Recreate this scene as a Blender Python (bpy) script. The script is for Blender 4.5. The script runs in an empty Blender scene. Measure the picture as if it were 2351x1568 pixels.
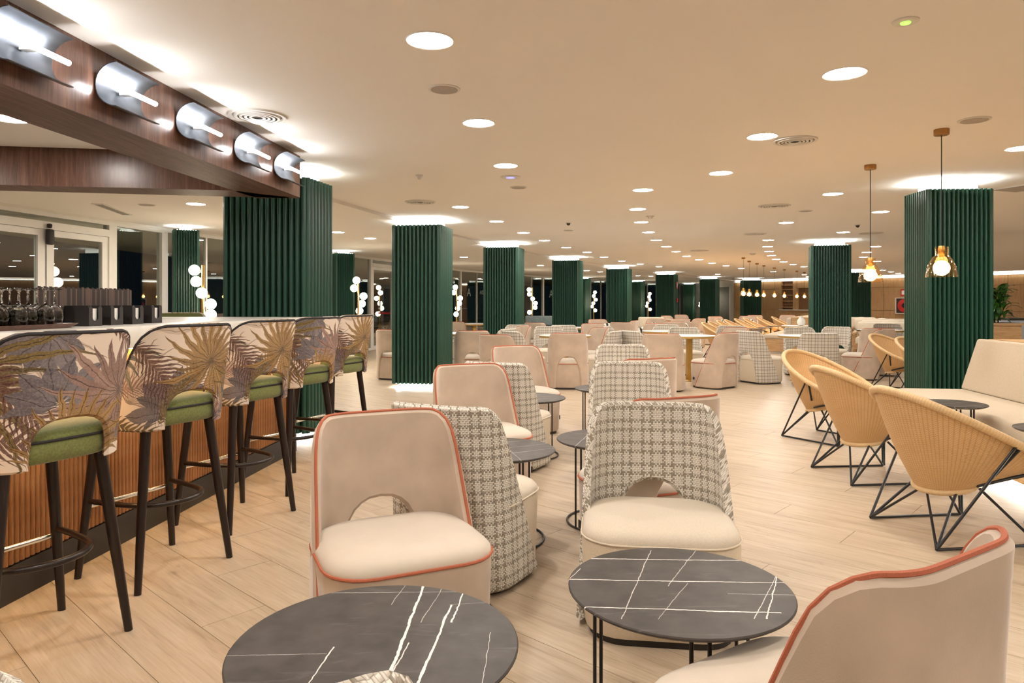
import bpy, bmesh, math, random
from mathutils import Vector, Matrix
random.seed(7)
PI = math.pi
scene = bpy.context.scene
C = scene.collection

# ------------------------------------------------------------------ camera, world, exposure
cam_d = bpy.data.cameras.new('camera')
cam_d.sensor_width = 36.0
cam_d.lens = 36.0 * 1600.0 / 2351.0
cam_d.shift_y = -89.0 / 2351.0
cam_d.clip_start = 0.05
cam = bpy.data.objects.new('camera', cam_d)
cam.location = (0, 0, 1.25)
cam.rotation_euler = (PI / 2, 0, 0)
C.objects.link(cam)
scene.camera = cam

world = bpy.data.worlds.new('night')
scene.world = world
world.use_nodes = True
world.node_tree.nodes['Background'].inputs[0].default_value = (0.004, 0.005, 0.008, 1)
world.node_tree.nodes['Background'].inputs[1].default_value = 1.0

vs = scene.view_settings
vs.view_transform = 'Standard'
vs.look = 'None'
vs.gamma = 1.0
vs.use_curve_mapping = False
vs.exposure = 0.0

cy_ = scene.cycles          # light paths: enough for the room, cheap enough for the full-size frame
cy_.max_bounces = 6; cy_.diffuse_bounces = 3; cy_.glossy_bounces = 3; cy_.transmission_bounces = 6; cy_.transparent_max_bounces = 8
cy_.adaptive_threshold = .15; cy_.adaptive_min_samples = 16; cy_.caustics_reflective = False; cy_.caustics_refractive = False

DOWNLIGHT = 172.0      # emission strengths of the room's own and added lamps
COVE = 75.0
TUBE = 60.0
GLOBE = 20.0
BULB = 22.0
CEIL = 2.5

# ------------------------------------------------------------------ mesh helpers
class MB:
    def __init__(s):
        s.v = []; s.f = []; s.uv = {}
    def add(s, pts, faces, uvs=None):
        o = len(s.v)
        s.v += [tuple(p) for p in pts]
        for k, f in enumerate(faces):
            s.f.append(tuple(i + o for i in f))
        if uvs:
            for i, u in enumerate(uvs): s.uv[o + i] = u
        return s
    def box(s, x0, x1, y0, y1, z0, z1):
        p = [(x0,y0,z0),(x1,y0,z0),(x1,y1,z0),(x0,y1,z0),(x0,y0,z1),(x1,y0,z1),(x1,y1,z1),(x0,y1,z1)]
        return s.add(p, [(0,3,2,1),(4,5,6,7),(0,1,5,4),(1,2,6,5),(2,3,7,6),(3,0,4,7)])
    def prism(s, poly, z0, z1):
        n = len(poly)
        a = sum(poly[i][0]*poly[(i+1)%n][1]-poly[(i+1)%n][0]*poly[i][1] for i in range(n))
        if a < 0: poly = poly[::-1]
        p = [(x,y,z0) for x,y in poly] + [(x,y,z1) for x,y in poly]
        f = [tuple(range(n-1,-1,-1)), tuple(range(n,2*n))]
        f += [(i,(i+1)%n,n+(i+1)%n,n+i) for i in range(n)]
        return s.add(p, f)
    def loft(s, rings, cap0=True, cap1=True):
        n = len(rings[0]); p = []; f = []
        for r in rings: p += [tuple(q) for q in r]
        for k in range(len(rings)-1):
            for i in range(n):
                j = (i+1) % n
                f.append((k*n+i, k*n+j, (k+1)*n+j, (k+1)*n+i))
        if cap0:
            c = sum((Vector(q) for q in rings[0]), Vector())/n; p.append(tuple(c)); ci = len(p)-1
            f += [(ci,(i+1)%n,i) for i in range(n)]
        if cap1:
            c = sum((Vector(q) for q in rings[-1]), Vector())/n; p.append(tuple(c)); ci = len(p)-1
            b = (len(rings)-1)*n
            f += [(ci,b+i,b+(i+1)%n) for i in range(n)]
        return s.add(p, f)
    def lathe(s, prof, n=24, c=(0,0,0), cap0=True, cap1=True):
        rings = [[(c[0]+r*math.cos(2*PI*i/n), c[1]+r*math.sin(2*PI*i/n), c[2]+z) for i in range(n)] for r, z in prof]
        return s.loft(rings, cap0, cap1)
    def tube(s, pts, r, n=8, closed=False, caps=True):
        P = [Vector(p) for p in pts]; m = len(P)
        R = r if isinstance(r, (list, tuple)) else [r]*m
        T = []
        for i in range(m):
            if closed: t = P[(i+1)%m]-P[i-1]
            else: t = P[min(i+1,m-1)]-P[max(i-1,0)]
            T.append(t.normalized() if t.length > 1e-9 else Vector((0,0,1)))
        u = T[0].orthogonal().normalized()
        rings = []
        for i in range(m):
            u = (u - T[i]*u.dot(T[i]))
            u = u.normalized() if u.length > 1e-6 else T[i].orthogonal().normalized()
            w = T[i].cross(u)
            rings.append([P[i]+R[i]*(math.cos(2*PI*k/n)*u+math.sin(2*PI*k/n)*w) for k in range(n)])
        if closed: rings.append(rings[0]); return s.loft(rings, False, False)
        return s.loft(rings, caps, caps)
    def sphere(s, c, r, n=14, m=9, sx=1, sy=1, sz=1):
        rings = []
        for j in range(1, m):
            a = -PI/2 + PI*j/m
            rings.append([(c[0]+sx*r*math.cos(a)*math.cos(2*PI*i/n), c[1]+sy*r*math.cos(a)*math.sin(2*PI*i/n), c[2]+sz*r*math.sin(a)) for i in range(n)])
        o = len(s.v); s.loft(rings, True, True)
        k = len(rings)*n
        s.v[o+k] = (c[0],c[1],c[2]-sz*r); s.v[o+k+1] = (c[0],c[1],c[2]+sz*r)
        return s
    def grid(s, rows, uvs=None):
        nr, nc = len(rows), len(rows[0]); p = []; f = []; u = []
        for i, r in enumerate(rows):
            p += [tuple(q) for q in r]
            if uvs: u += uvs[i]
        for i in range(nr-1):
            for j in range(nc-1):
                f.append((i*nc+j, i*nc+j+1, (i+1)*nc+j+1, (i+1)*nc+j))
        return s.add(p, f, u if uvs else None)
    def mesh(s, name, mat=None, smooth=35, bevel=0, seg=2):
        me = bpy.data.meshes.new(name)
        me.from_pydata(s.v, [], s.f)
        if s.uv:
            l = me.uv_layers.new(name='UVMap')
            for lp in me.loops: l.data[lp.index].uv = s.uv.get(lp.vertex_index, (0,0))
        bm = bmesh.new(); bm.from_mesh(me)
        if bevel:
            bmesh.ops.bevel(bm, geom=bm.edges[:], offset=bevel, segments=seg, profile=0.5, affect='EDGES', clamp_overlap=True)
        if not s.uv and len(bm.faces) > 1: bmesh.ops.recalc_face_normals(bm, faces=bm.faces[:])
        bm.to_mesh(me); bm.free()
        if smooth:
            me.shade_smooth()
            if smooth < 180: me.set_sharp_from_angle(angle=math.radians(smooth))
        if mat: me.materials.append(mat)
        return me
    def obj(s, name, mat, parent=None, smooth=35, bevel=0, seg=2):
        return link(name, s.mesh(name, mat, smooth, bevel, seg), parent)

def link(name, data, parent=None, loc=None, rz=None):
    o = bpy.data.objects.new(name, data); C.objects.link(o)
    if parent: o.parent = parent
    if loc is not None: o.location = loc
    if rz is not None: o.rotation_euler = (0,0,rz)
    return o
def tag(o, label=None, cat=None, group=None, kind=None):
    if label: o['label'] = label
    if cat: o['category'] = cat
    if group: o['group'] = group
    if kind: o['kind'] = kind
    return o
def thing(name, label, cat, loc=(0,0,0), rz=0, group=None, kind=None):
    o = link(name, None, None, loc, rz); o.empty_display_size = 0.1
    return tag(o, label, cat, group, kind)
def copy_tree(o, parent=None):
    kids = [c for c in o.children]
    c = o.copy(); C.objects.link(c); c.parent = parent
    for k in kids: copy_tree(k, c)
    return c
class Proto:
    """first call places the prototype itself, later calls place copies of it with its parts"""
    def __init__(s, root): s.root = root; s.used = False
    def place(s, loc, rz, label, group=None):
        o = copy_tree(s.root) if s.used else s.root
        s.used = True
        o.location = loc; o.rotation_euler = (0,0,rz); o['label'] = label
        if group: o['group'] = group
        elif 'group' in o: del o['group']
        return o
def rrect(w, d, rf, rr, n=5, cy=0.0):
    """rounded rectangle in xy, front (+y) corner radius rf, rear rr"""
    pts = []
    for cx, cyy, r, a0 in ((w/2-rf, d/2-rf, rf, 0), (-w/2+rf, d/2-rf, rf, 90), (-w/2+rr, -d/2+rr, rr, 180), (w/2-rr, -d/2+rr, rr, 270)):
        for k in range(n+1):
            a = math.radians(a0+90*k/n)
            pts.append((cx+r*math.cos(a), cy+cyy+r*math.sin(a)))
    return pts
def ring(pts, z, sc=1.0, dx=0, dy=0):
    return [(x*sc+dx, y*sc+dy, z) for x, y in pts]
ORD = ['first','second','third','fourth','fifth','sixth','seventh','eighth','ninth','tenth','eleventh','twelfth','thirteenth','fourteenth','fifteenth','sixteenth','seventeenth','eighteenth','nineteenth','twentieth','twenty-first','twenty-second']

# ------------------------------------------------------------------ material helpers
class NT:
    def __init__(s, name):
        s.m = bpy.data.materials.new(name); s.m.use_nodes = True
        s.t = s.m.node_tree; s.n = s.t.nodes; s.l = s.t.links
        s.b = s.n['Principled BSDF']; s.out = s.n['Material Output']
    def new(s, t, **k):
        n = s.n.new(t)
        for a, v in k.items(): setattr(n, a, v)
        return n
    def set(s, sock, v):
        if hasattr(v, 'is_output') or isinstance(v, bpy.types.NodeSocket): s.l.new(v, sock)
        elif isinstance(v, (tuple, list)) and len(v) == 3 and sock.type == 'RGBA': sock.default_value = (*v, 1)
        else: sock.default_value = v
    def M(s, op, a, b=None, c=None):
        n = s.new('ShaderNodeMath', operation=op)
        for i, v in enumerate((a, b, c)):
            if v is not None: s.set(n.inputs[i], v)
        return n.outputs[0]
    def mix(s, f, a, b, mode='MIX'):
        n = s.new('ShaderNodeMix', data_type='RGBA', blend_type=mode)
        s.set(n.inputs[0], f); s.set(n.inputs[6], a); s.set(n.inputs[7], b)
        return n.outputs[2]
    def pos(s, kind='obj', scale=(1,1,1), rot=(0,0,0), loc=(0,0,0), vec=None):
        if vec is None:
            if kind == 'world': vec = s.new('ShaderNodeNewGeometry').outputs['Position']
            else: vec = s.new('ShaderNodeTexCoord').outputs['UV' if kind == 'uv' else 'Object']
        mp = s.new('ShaderNodeMapping'); s.l.new(vec, mp.inputs[0])
        mp.inputs[1].default_value = loc; mp.inputs[2].default_value = rot; mp.inputs[3].default_value = scale
        return mp.outputs[0]
    def noise(s, vec, scale=5, detail=3, rough=.5, dist=0):
        n = s.new('ShaderNodeTexNoise'); s.l.new(vec, n.inputs['Vector'])
        n.inputs['Scale'].default_value = scale; n.inputs['Detail'].default_value = detail
        n.inputs['Roughness'].default_value = rough; n.inputs['Distortion'].default_value = dist
        return n.outputs['Fac']
    def ramp(s, f, stops):
        n = s.new('ShaderNodeValToRGB'); s.l.new(f, n.inputs[0])
        e = n.color_ramp.elements
        while len(e) < len(stops): e.new(0.5)
        for k, (p, c) in enumerate(stops): e[k].position = p; e[k].color = (*c, 1)
        return n.outputs[0]
    def bump(s, h, st=.3, d=.01):
        n = s.new('ShaderNodeBump'); n.inputs['Strength'].default_value = st; n.inputs['Distance'].default_value = d
        s.l.new(h, n.inputs['Height']); s.l.new(n.outputs[0], s.b.inputs['Normal'])
    def fin(s, col=None, rough=.5, metal=0, spec=.5, sheen=0, coat=0):
        if col is not None: s.set(s.b.inputs['Base Color'], col)
        s.set(s.b.inputs['Roughness'], rough); s.b.inputs['Metallic'].default_value = metal
        s.b.inputs['Specular IOR Level'].default_value = spec
        if sheen:
            s.b.inputs['Sheen Weight'].default_value = sheen; s.b.inputs['Sheen Roughness'].default_value = .4
        if coat: s.b.inputs['Coat Weight'].default_value = coat
        return s.m
def plain(name, col, rough=.5, metal=0, spec=.5, var=.08, scale=6, bump=0, bscale=200, sheen=0, coat=0):
    t = NT(name); v = t.pos('obj')
    f = t.noise(v, scale, 3)
    c0 = tuple(max(0,x*(1-var)) for x in col); c1 = tuple(min(1,x*(1+var)) for x in col)
    c = t.ramp(f, [(.3,c0),(.7,c1)])
    if bump: t.bump(t.noise(v, bscale, 2), bump, .002)
    return t.fin(c, rough, metal, spec, sheen, coat)
def glow(name, col, st):
    t = NT(name); t.b.inputs['Base Color'].default_value = (.9,.9,.9,1)
    t.b.inputs['Emission Color'].default_value = (*col,1); t.b.inputs['Emission Strength'].default_value = st
    return t.m
def wood(name, c0, c1, c2, scale=(9,9,.7), rough=.45, kind='obj', rot=(0,0,0), spec=.4, coat=0, nscale=4):
    t = NT(name); v = t.pos(kind, scale, rot)
    a = t.noise(v, nscale, 5, .6, .4); b = t.noise(t.pos(kind, tuple(x*3.2 for x in scale), rot), nscale*1.6, 3, .6)
    f = t.M('ADD', t.M('MULTIPLY', a, .65), t.M('MULTIPLY', b, .35))
    c = t.ramp(f, [(.33,c0),(.5,c1),(.68,c2)])
    t.bump(f, .12, .002)
    return t.fin(c, rough, 0, spec, 0, coat)

M = {}
M['ceiling'] = plain('ceiling_paint', (.88,.83,.77), .9, var=.01, scale=1)
M['white'] = plain('white_paint', (.82,.79,.74), .5, var=.02)
M['wallwhite'] = plain('wall_paint', (.80,.76,.70), .8, var=.02)
M['alu'] = plain('white_aluminium_frame', (.84,.82,.78), .35, var=.02)
M['green'] = plain('green_lacquer', (.021,.080,.053), .30, var=.06, scale=3, spec=.5)
M['greenback'] = plain('green_backing', (.002,.010,.007), .7)
M['black'] = plain('black_metal', (.012,.011,.012), .38, var=.1)
M['blackplastic'] = plain('black_plastic', (.022,.018,.016), .5)
M['darkwood'] = wood('dark_stained_wood', (.010,.006,.005), (.018,.011,.009), (.030,.018,.014), (14,14,1.2), .3)
M['chrome'] = plain('chrome', (.86,.85,.83), .12, 1.0, var=.02)
M['brass'] = plain('brushed_brass', (.72,.47,.17), .3, 1.0, var=.06)
M['gold'] = plain('gold_edge', (.62,.40,.12), .35, .8, var=.06)
M['bronze'] = plain('bronze_cap', (.42,.22,.07), .4, .7, var=.08)
M['walnut_v'] = wood('walnut_vertical', (.085,.038,.026), (.155,.075,.050), (.25,.13,.088), (10,10,.6), .28, 'world', spec=.5)
M['walnut_h'] = wood('walnut_along', (.075,.038,.027), (.135,.073,.052), (.21,.118,.084), (14,.6,14), .5, 'world', (0,0,math.radians(5.2)), spec=.25)
M['tambour'] = wood('oak_dowel', (.26,.10,.030), (.43,.19,.068), (.56,.28,.115), (12,12,1.0), .4)
M['oak'] = wood('light_oak', (.42,.24,.105), (.55,.345,.17), (.64,.43,.23), (1.2,1.2,9), .5)
M['oakwall'] = wood('oak_veneer_panel', (.36,.20,.08), (.48,.285,.13), (.58,.37,.185), (8,8,.5), .5, 'world')
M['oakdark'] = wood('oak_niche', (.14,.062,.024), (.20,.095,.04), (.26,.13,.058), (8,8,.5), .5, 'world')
M['plinth'] = plain('black_plinth', (.020,.018,.017), .42, var=.15)
M['counter'] = plain('white_counter_stone', (.80,.76,.70), .3, var=.04, scale=12)
M['velvet'] = plain('beige_velvet', (.55,.435,.335), .85, var=.10, scale=7, bump=.15, bscale=300, sheen=.5)
M['velvetseat'] = plain('pale_velvet_seat', (.62,.535,.435), .85, var=.04, scale=7, bump=.12, bscale=300, sheen=.4)
M['linen'] = plain('cream_linen', (.66,.575,.455), .9, var=.05, scale=180, bump=.35, bscale=420, sheen=.2)
M['linenbase'] = plain('cream_linen_base', (.70,.60,.46), .9, var=.06, scale=180, bump=.35, bscale=420)
M['bench'] = plain('oatmeal_upholstery', (.56,.475,.36), .92, var=.10, scale=160, bump=.4, bscale=380)
M['piping'] = plain('rust_piping', (.46,.130,.066), .8, var=.12, scale=400, bump=.4, bscale=500)
M['paleseam'] = plain('cream_piping', (.72,.62,.48), .9)
M['greenvelvet'] = plain('olive_green_velvet', (.165,.185,.052), .75, var=.22, scale=130, bump=.2, bscale=300, sheen=.45)
M['blackpiping'] = plain('black_piping', (.015,.012,.014), .7)
M['tabletop_white'] = plain('white_table_top', (.86,.83,.78), .25, var=.02)
M['vent'] = plain('vent_metal', (.74,.70,.64), .5, var=.03)
M['ventdark'] = plain('vent_slot', (.30,.27,.24), .7)
M['speaker'] = plain('speaker_mesh', (.42,.37,.32), .8)
M['greybin'] = plain('grey_bin', (.42,.46,.52), .5)
M['soil'] = plain('potting_soil', (.03,.02,.012), .95, var=.4, scale=60)
M['leaf'] = plain('plant_leaf', (.035,.125,.018), .35, var=.5, scale=9)
M['red'] = plain('red_paint', (.55,.02,.018), .35)
M['redbelt'] = plain('red_belt', (.75,.03,.04), .5)
M['signwhite'] = plain('sign_white', (.88,.86,.84), .5)
M['darkfabric'] = plain('charcoal_fabric', (.10,.088,.078), .9)
M['bluegrey'] = plain('blue_grey_fabric', (.24,.30,.31), .9, var=.3, scale=40)
M['cushion'] = plain('cream_cushion', (.76,.68,.55), .9, var=.04)
M['packet'] = plain('paper_packet', (.78,.76,.72), .7)
M['decal'] = plain('glass_decal', (.30,.36,.34), .6)
M['doorgrey'] = plain('grey_door', (.15,.145,.125), .5, var=.12)
M['wire'] = plain('black_cable', (.010,.009,.008), .6)
M['traywood'] = wood('tray_wood', (.075,.028,.014), (.13,.052,.026), (.2,.085,.045), (1,10,10), .3)
M['downlight'] = glow('downlight_diffuser', (1,.93,.855), DOWNLIGHT)
M['downlight'].cycles.emission_sampling = 'FRONT'
M['cove'] = glow('cool_led_strip', (.94,1,.98), COVE)
M['tube'] = glow('led_tube', (.96,.98,1), TUBE)
M['globe'] = glow('globe_bulb', (1,.88,.66), GLOBE)
M['bulb'] = glow('pendant_bulb', (1,.66,.30), BULB)
M['warmstrip'] = glow('warm_led_strip', (1,.62,.24), 70)
M['greenled'] = glow('green_indicator', (.25,1,.03), 1.2)
M['blueled'] = glow('blue_indicator', (.15,.2,1), 1.2)
M['reflector'] = plain('satin_steel_reflector', (.13,.14,.16), .30, .9, var=.12, scale=14)

def glassmat(name, col=(1,1,1), rough=0.0):
    t = NT(name); t.b.inputs['Transmission Weight'].default_value = 1
    t.b.inputs['IOR'].default_value = 1.45
    return t.fin(col, rough)
M['glass'] = glassmat('clear_glass')
def pane_mat():
    t = NT('window_glass')
    tr = t.new('ShaderNodeBsdfTransparent'); tr.inputs[0].default_value = (.82,.86,.84,1)
    gl = t.new('ShaderNodeBsdfGlossy'); gl.inputs['Roughness'].default_value = .0; gl.inputs[0].default_value = (.95,.93,.9,1)
    lw = t.new('ShaderNodeLayerWeight'); lw.inputs[0].default_value = .5
    fac = t.M('MULTIPLY_ADD', t.M('POWER', lw.outputs['Facing'], 3.0), .62, .10)
    mx = t.new('ShaderNodeMixShader'); t.l.new(fac, mx.inputs[0]); t.l.new(tr.outputs[0], mx.inputs[1]); t.l.new(gl.outputs[0], mx.inputs[2])
    t.l.new(mx.outputs[0], t.out.inputs[0])
    return t.m
M['pane'] = pane_mat()
def shade_glass():
    t = NT('amber_shade_glass')
    tr = t.new('ShaderNodeBsdfTransparent'); tr.inputs[0].default_value = (1,.90,.74,1)
    gl = t.new('ShaderNodeBsdfGlossy'); gl.inputs['Roughness'].default_value = .05; gl.inputs[0].default_value = (1,.92,.8,1)
    lw = t.new('ShaderNodeLayerWeight'); lw.inputs[0].default_value = .5
    n = t.noise(t.pos('obj'), 120, 2)
    f = t.M('ADD', t.M('MULTIPLY_ADD', t.M('POWER', lw.outputs['Facing'], 3.0), .45, .04), t.M('MULTIPLY', t.M('GREATER_THAN', n, .66), .35))
    mx = t.new('ShaderNodeMixShader'); t.l.new(f, mx.inputs[0]); t.l.new(tr.outputs[0], mx.inputs[1]); t.l.new(gl.outputs[0], mx.inputs[2])
    t.l.new(mx.outputs[0], t.out.inputs[0])
    return t.m
M['shade'] = shade_glass()

def floor_mat():
    t = NT('oak_plank_floor')
    g = t.new('ShaderNodeNewGeometry')
    rnd = g.outputs['Random Per Island']
    v = t.pos('world', (1,1,1), (0,0,math.radians(42.6)), vec=g.outputs['Position'])
    off = t.new('ShaderNodeVectorMath', operation='ADD'); t.l.new(v, off.inputs[0])
    cmb = t.new('ShaderNodeCombineXYZ'); t.l.new(t.M('MULTIPLY', rnd, 37.0), cmb.inputs[0]); t.l.new(t.M('MULTIPLY', rnd, 53.0), cmb.inputs[1])
    t.l.new(cmb.outputs[0], off.inputs[1])
    v = off.outputs[0]
    a = t.noise(t.pos(vec=v, scale=(.9,9,1)), 2.2, 5, .6, .8)
    b = t.noise(t.pos(vec=v, scale=(1.6,40,1)), 3.0, 3, .6, .3)
    k = t.noise(t.pos(vec=v, scale=(2.2,5,1)), 1.6, 2, .5, 1.2)
    f = t.M('ADD', t.M('MULTIPLY', a, .6), t.M('MULTIPLY', b, .4))
    c = t.ramp(f, [(.30,(.31,.225,.145)),(.46,(.495,.390,.272)),(.62,(.60,.495,.365))])
    c = t.mix(t.M('MULTIPLY', t.M('GREATER_THAN', k, .70), .35), c, (.33,.22,.14))
    c = t.mix(t.M('MULTIPLY_ADD', rnd, .30, 0), c, (.60,.46,.325))
    t.bump(f, .05, .002)
    return t.fin(c, .42, 0, .35)
M['floor'] = floor_mat()
M['joint'] = plain('floor_joint', (.42,.33,.23), .8)

def plaid_mat():
    t = NT('plaid_tweed')
    uv = t.new('ShaderNodeTexCoord').outputs['UV']
    sp = t.new('ShaderNodeSeparateXYZ'); t.l.new(uv, sp.inputs[0])
    wob = t.noise(t.pos('uv', vec=uv), 40, 2)
    U = t.M('ADD', t.M('MULTIPLY', sp.outputs[0], 1/.0078), t.M('MULTIPLY', wob, .5))
    V = t.M('ADD', t.M('MULTIPLY', sp.outputs[1], 1/.0078), t.M('MULTIPLY', wob, .5))
    iu, iv = t.M('FLOOR', U), t.M('FLOOR', V)
    fu, fv = t.M('FRACT', U), t.M('FRACT', V)
    over = t.M('LESS_THAN', t.M('FLOORED_MODULO', t.M('ADD', iu, iv), 2.0), .5)
    wd = t.M('ADD', t.M('LESS_THAN', t.M('FLOORED_MODULO', iu, 12.0), 1.5), t.M('COMPARE', t.M('FLOORED_MODULO', iu, 12.0), 5.5, .8))
    fd = t.M('ADD', t.M('LESS_THAN', t.M('FLOORED_MODULO', iv, 12.0), 1.5), t.M('COMPARE', t.M('FLOORED_MODULO', iv, 12.0), 5.5, .8))
    dark = t.M('ADD', t.M('MULTIPLY', over, wd), t.M('MULTIPLY', t.M('SUBTRACT', 1, over), fd))
    prof = t.M('ADD', t.M('MULTIPLY', over, t.M('SINE', t.M('MULTIPLY', fu, PI))), t.M('MULTIPLY', t.M('SUBTRACT', 1, over), t.M('SINE', t.M('MULTIPLY', fv, PI))))
    n = t.noise(t.pos('uv', vec=uv), 300, 2)
    lt = t.mix(n, (.78,.72,.62), (.90,.85,.76)); dk = t.mix(n, (.31,.265,.205), (.44,.385,.31))
    c = t.mix(dark, lt, dk)
    gap = t.M('LESS_THAN', prof, .36)
    c = t.mix(t.M('MULTIPLY', gap, .55), c, (.30,.25,.19))
    t.bump(prof, .8, .003)
    return t.fin(c, .95, 0, .2, .2)
M['plaid'] = plaid_mat()

def rattan_mat():
    t = NT('woven_rattan')
    sp = t.new('ShaderNodeSeparateXYZ'); t.l.new(t.new('ShaderNodeTexCoord').outputs['UV'], sp.inputs[0])
    U = t.M('MULTIPLY', sp.outputs[0], 96.0); V = t.M('MULTIPLY', sp.outputs[1], 1/.0085)
    iu = t.M('FLOOR', U)
    ph = t.M('MULTIPLY', t.M('FLOORED_MODULO', iu, 2.0), .5)
    s1 = t.M('ABSOLUTE', t.M('SINE', t.M('MULTIPLY', U, PI)))
    s2 = t.M('ABSOLUTE', t.M('SINE', t.M('MULTIPLY', t.M('ADD', V, ph), PI)))
    h = t.M('MULTIPLY', t.M('POWER', s1, .5), t.M('POWER', s2, .6))
    n = t.noise(t.pos('obj'), 9, 3)
    base = t.mix(n, (.66,.40,.17), (.76,.50,.25))
    c = t.mix(t.M('MULTIPLY', t.M('LESS_THAN', h, .40), .45), base, (.33,.16,.055))
    t.bump(h, .7, .003)
    return t.fin(c, .5, 0, .4)
M['rattan'] = rattan_mat()
def rim_mat():
    t = NT('wrapped_rattan_rim')
    sp = t.new('ShaderNodeSeparateXYZ'); t.l.new(t.new('ShaderNodeTexCoord').outputs['UV'], sp.inputs[0])
    s1 = t.M('ABSOLUTE', t.M('SINE', t.M('MULTIPLY', sp.outputs[0], 190*PI)))
    c = t.mix(t.noise(t.pos('obj'), 30, 3), (.66,.43,.20), (.77,.56,.31))
    c = t.mix(t.M('MULTIPLY', t.M('LESS_THAN', s1, .25), .35), c, (.40,.22,.09))
    t.bump(s1, .4, .002)
    return t.fin(c, .5)
M['rim'] = rim_mat()

def marble(name, veins, dust=True):
    t = NT(name)
    sp = t.new('ShaderNodeSeparateXYZ'); o = t.new('ShaderNodeTexCoord').outputs['Object']; t.l.new(o, sp.inputs[0])
    n = t.noise(o, 14, 4); nf = t.M('SUBTRACT', t.noise(o, 7, 4, .6), .5); ng = t.M('SUBTRACT', t.noise(o, 60, 2, .6), .5)
    c = t.ramp(n, [(.3,(.044,.036,.031)),(.7,(.076,.064,.056))])
    sm = t.noise(t.pos('obj', (3,14,1), (0,0,.3)), 1.5, 4, .6, 1)
    c = t.mix(t.M('MULTIPLY', t.M('MAXIMUM', t.M('SUBTRACT', sm, .62), 0), .9), c, (.5,.48,.46))
    for (ax, ay, bx, by, w, st) in veins:
        dx, dy = bx-ax, by-ay; L = math.hypot(dx, dy); nx, ny = -dy/L, dx/L; tx, ty = dx/L, dy/L
        d = t.M('ADD', t.M('MULTIPLY_ADD', sp.outputs[0], nx, -(nx*ax+ny*ay)), t.M('MULTIPLY', sp.outputs[1], ny))
        d = t.M('ADD', d, t.M('ADD', t.M('MULTIPLY', nf, .018*min(1,w/.003)), t.M('MULTIPLY', ng, .004)))
        s = t.M('ADD', t.M('MULTIPLY_ADD', sp.outputs[0], tx, -(tx*ax+ty*ay)), t.M('MULTIPLY', sp.outputs[1], ty))
        m = t.M('MULTIPLY', t.M('LESS_THAN', t.M('ABSOLUTE', d), t.M('MULTIPLY_ADD', nf, w*.9, w*.5)), t.M('MULTIPLY', t.M('GREATER_THAN', s, 0.0), t.M('LESS_THAN', s, L)))
        c = t.mix(t.M('MULTIPLY', m, st), c, (.78,.75,.70))
    return t.fin(c, .45, 0, .22)
M['marble_a'] = marble('black_marble_bold_veins', [(.07,.40,.05,-.40,.0065,1),(.075,.0,.035,-.40,.003,.8),(.19,.40,.165,.10,.004,1),(.155,.2,.10,-.4,.0055,1),(-.09,-.02,-.13,-.4,.003,.9),(-.3,.27,.4,.285,.002,.6),(.02,.35,.0,.2,.002,.5),(.15,.2,.3,.22,.0015,.4),(.26,.05,.25,-.2,.0018,.6),(-.35,-.06,-.1,-.05,.0015,.5),(.12,.3,.09,.1,.002,.5)])
M['marble_b'] = marble('black_marble_straight_veins', [(-.25,.21,.25,.19,.004,1),(-.35,.05,.35,.02,.004,1),(-.3,-.13,.22,-.165,.0045,1),(.32,.12,.17,-.2,.0035,.9),(.30,.08,.14,-.2,.002,.8),(-.02,.28,-.19,-.2,.0022,.7),(.12,.28,-.03,.0,.002,.6),(.03,.02,-.1,-.2,.002,.5),(.12,-.05,.32,-.06,.002,.6),(-.26,.13,-.33,.0,.003,.7)])
M['marble_c'] = marble('black_marble_soft_veins', [(-.3,.12,.3,.16,.003,.6),(-.3,-.02,.3,.02,.003,.6),(-.3,-.15,.3,-.1,.003,.5),(.1,.3,.0,-.3,.002,.5)])

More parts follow.
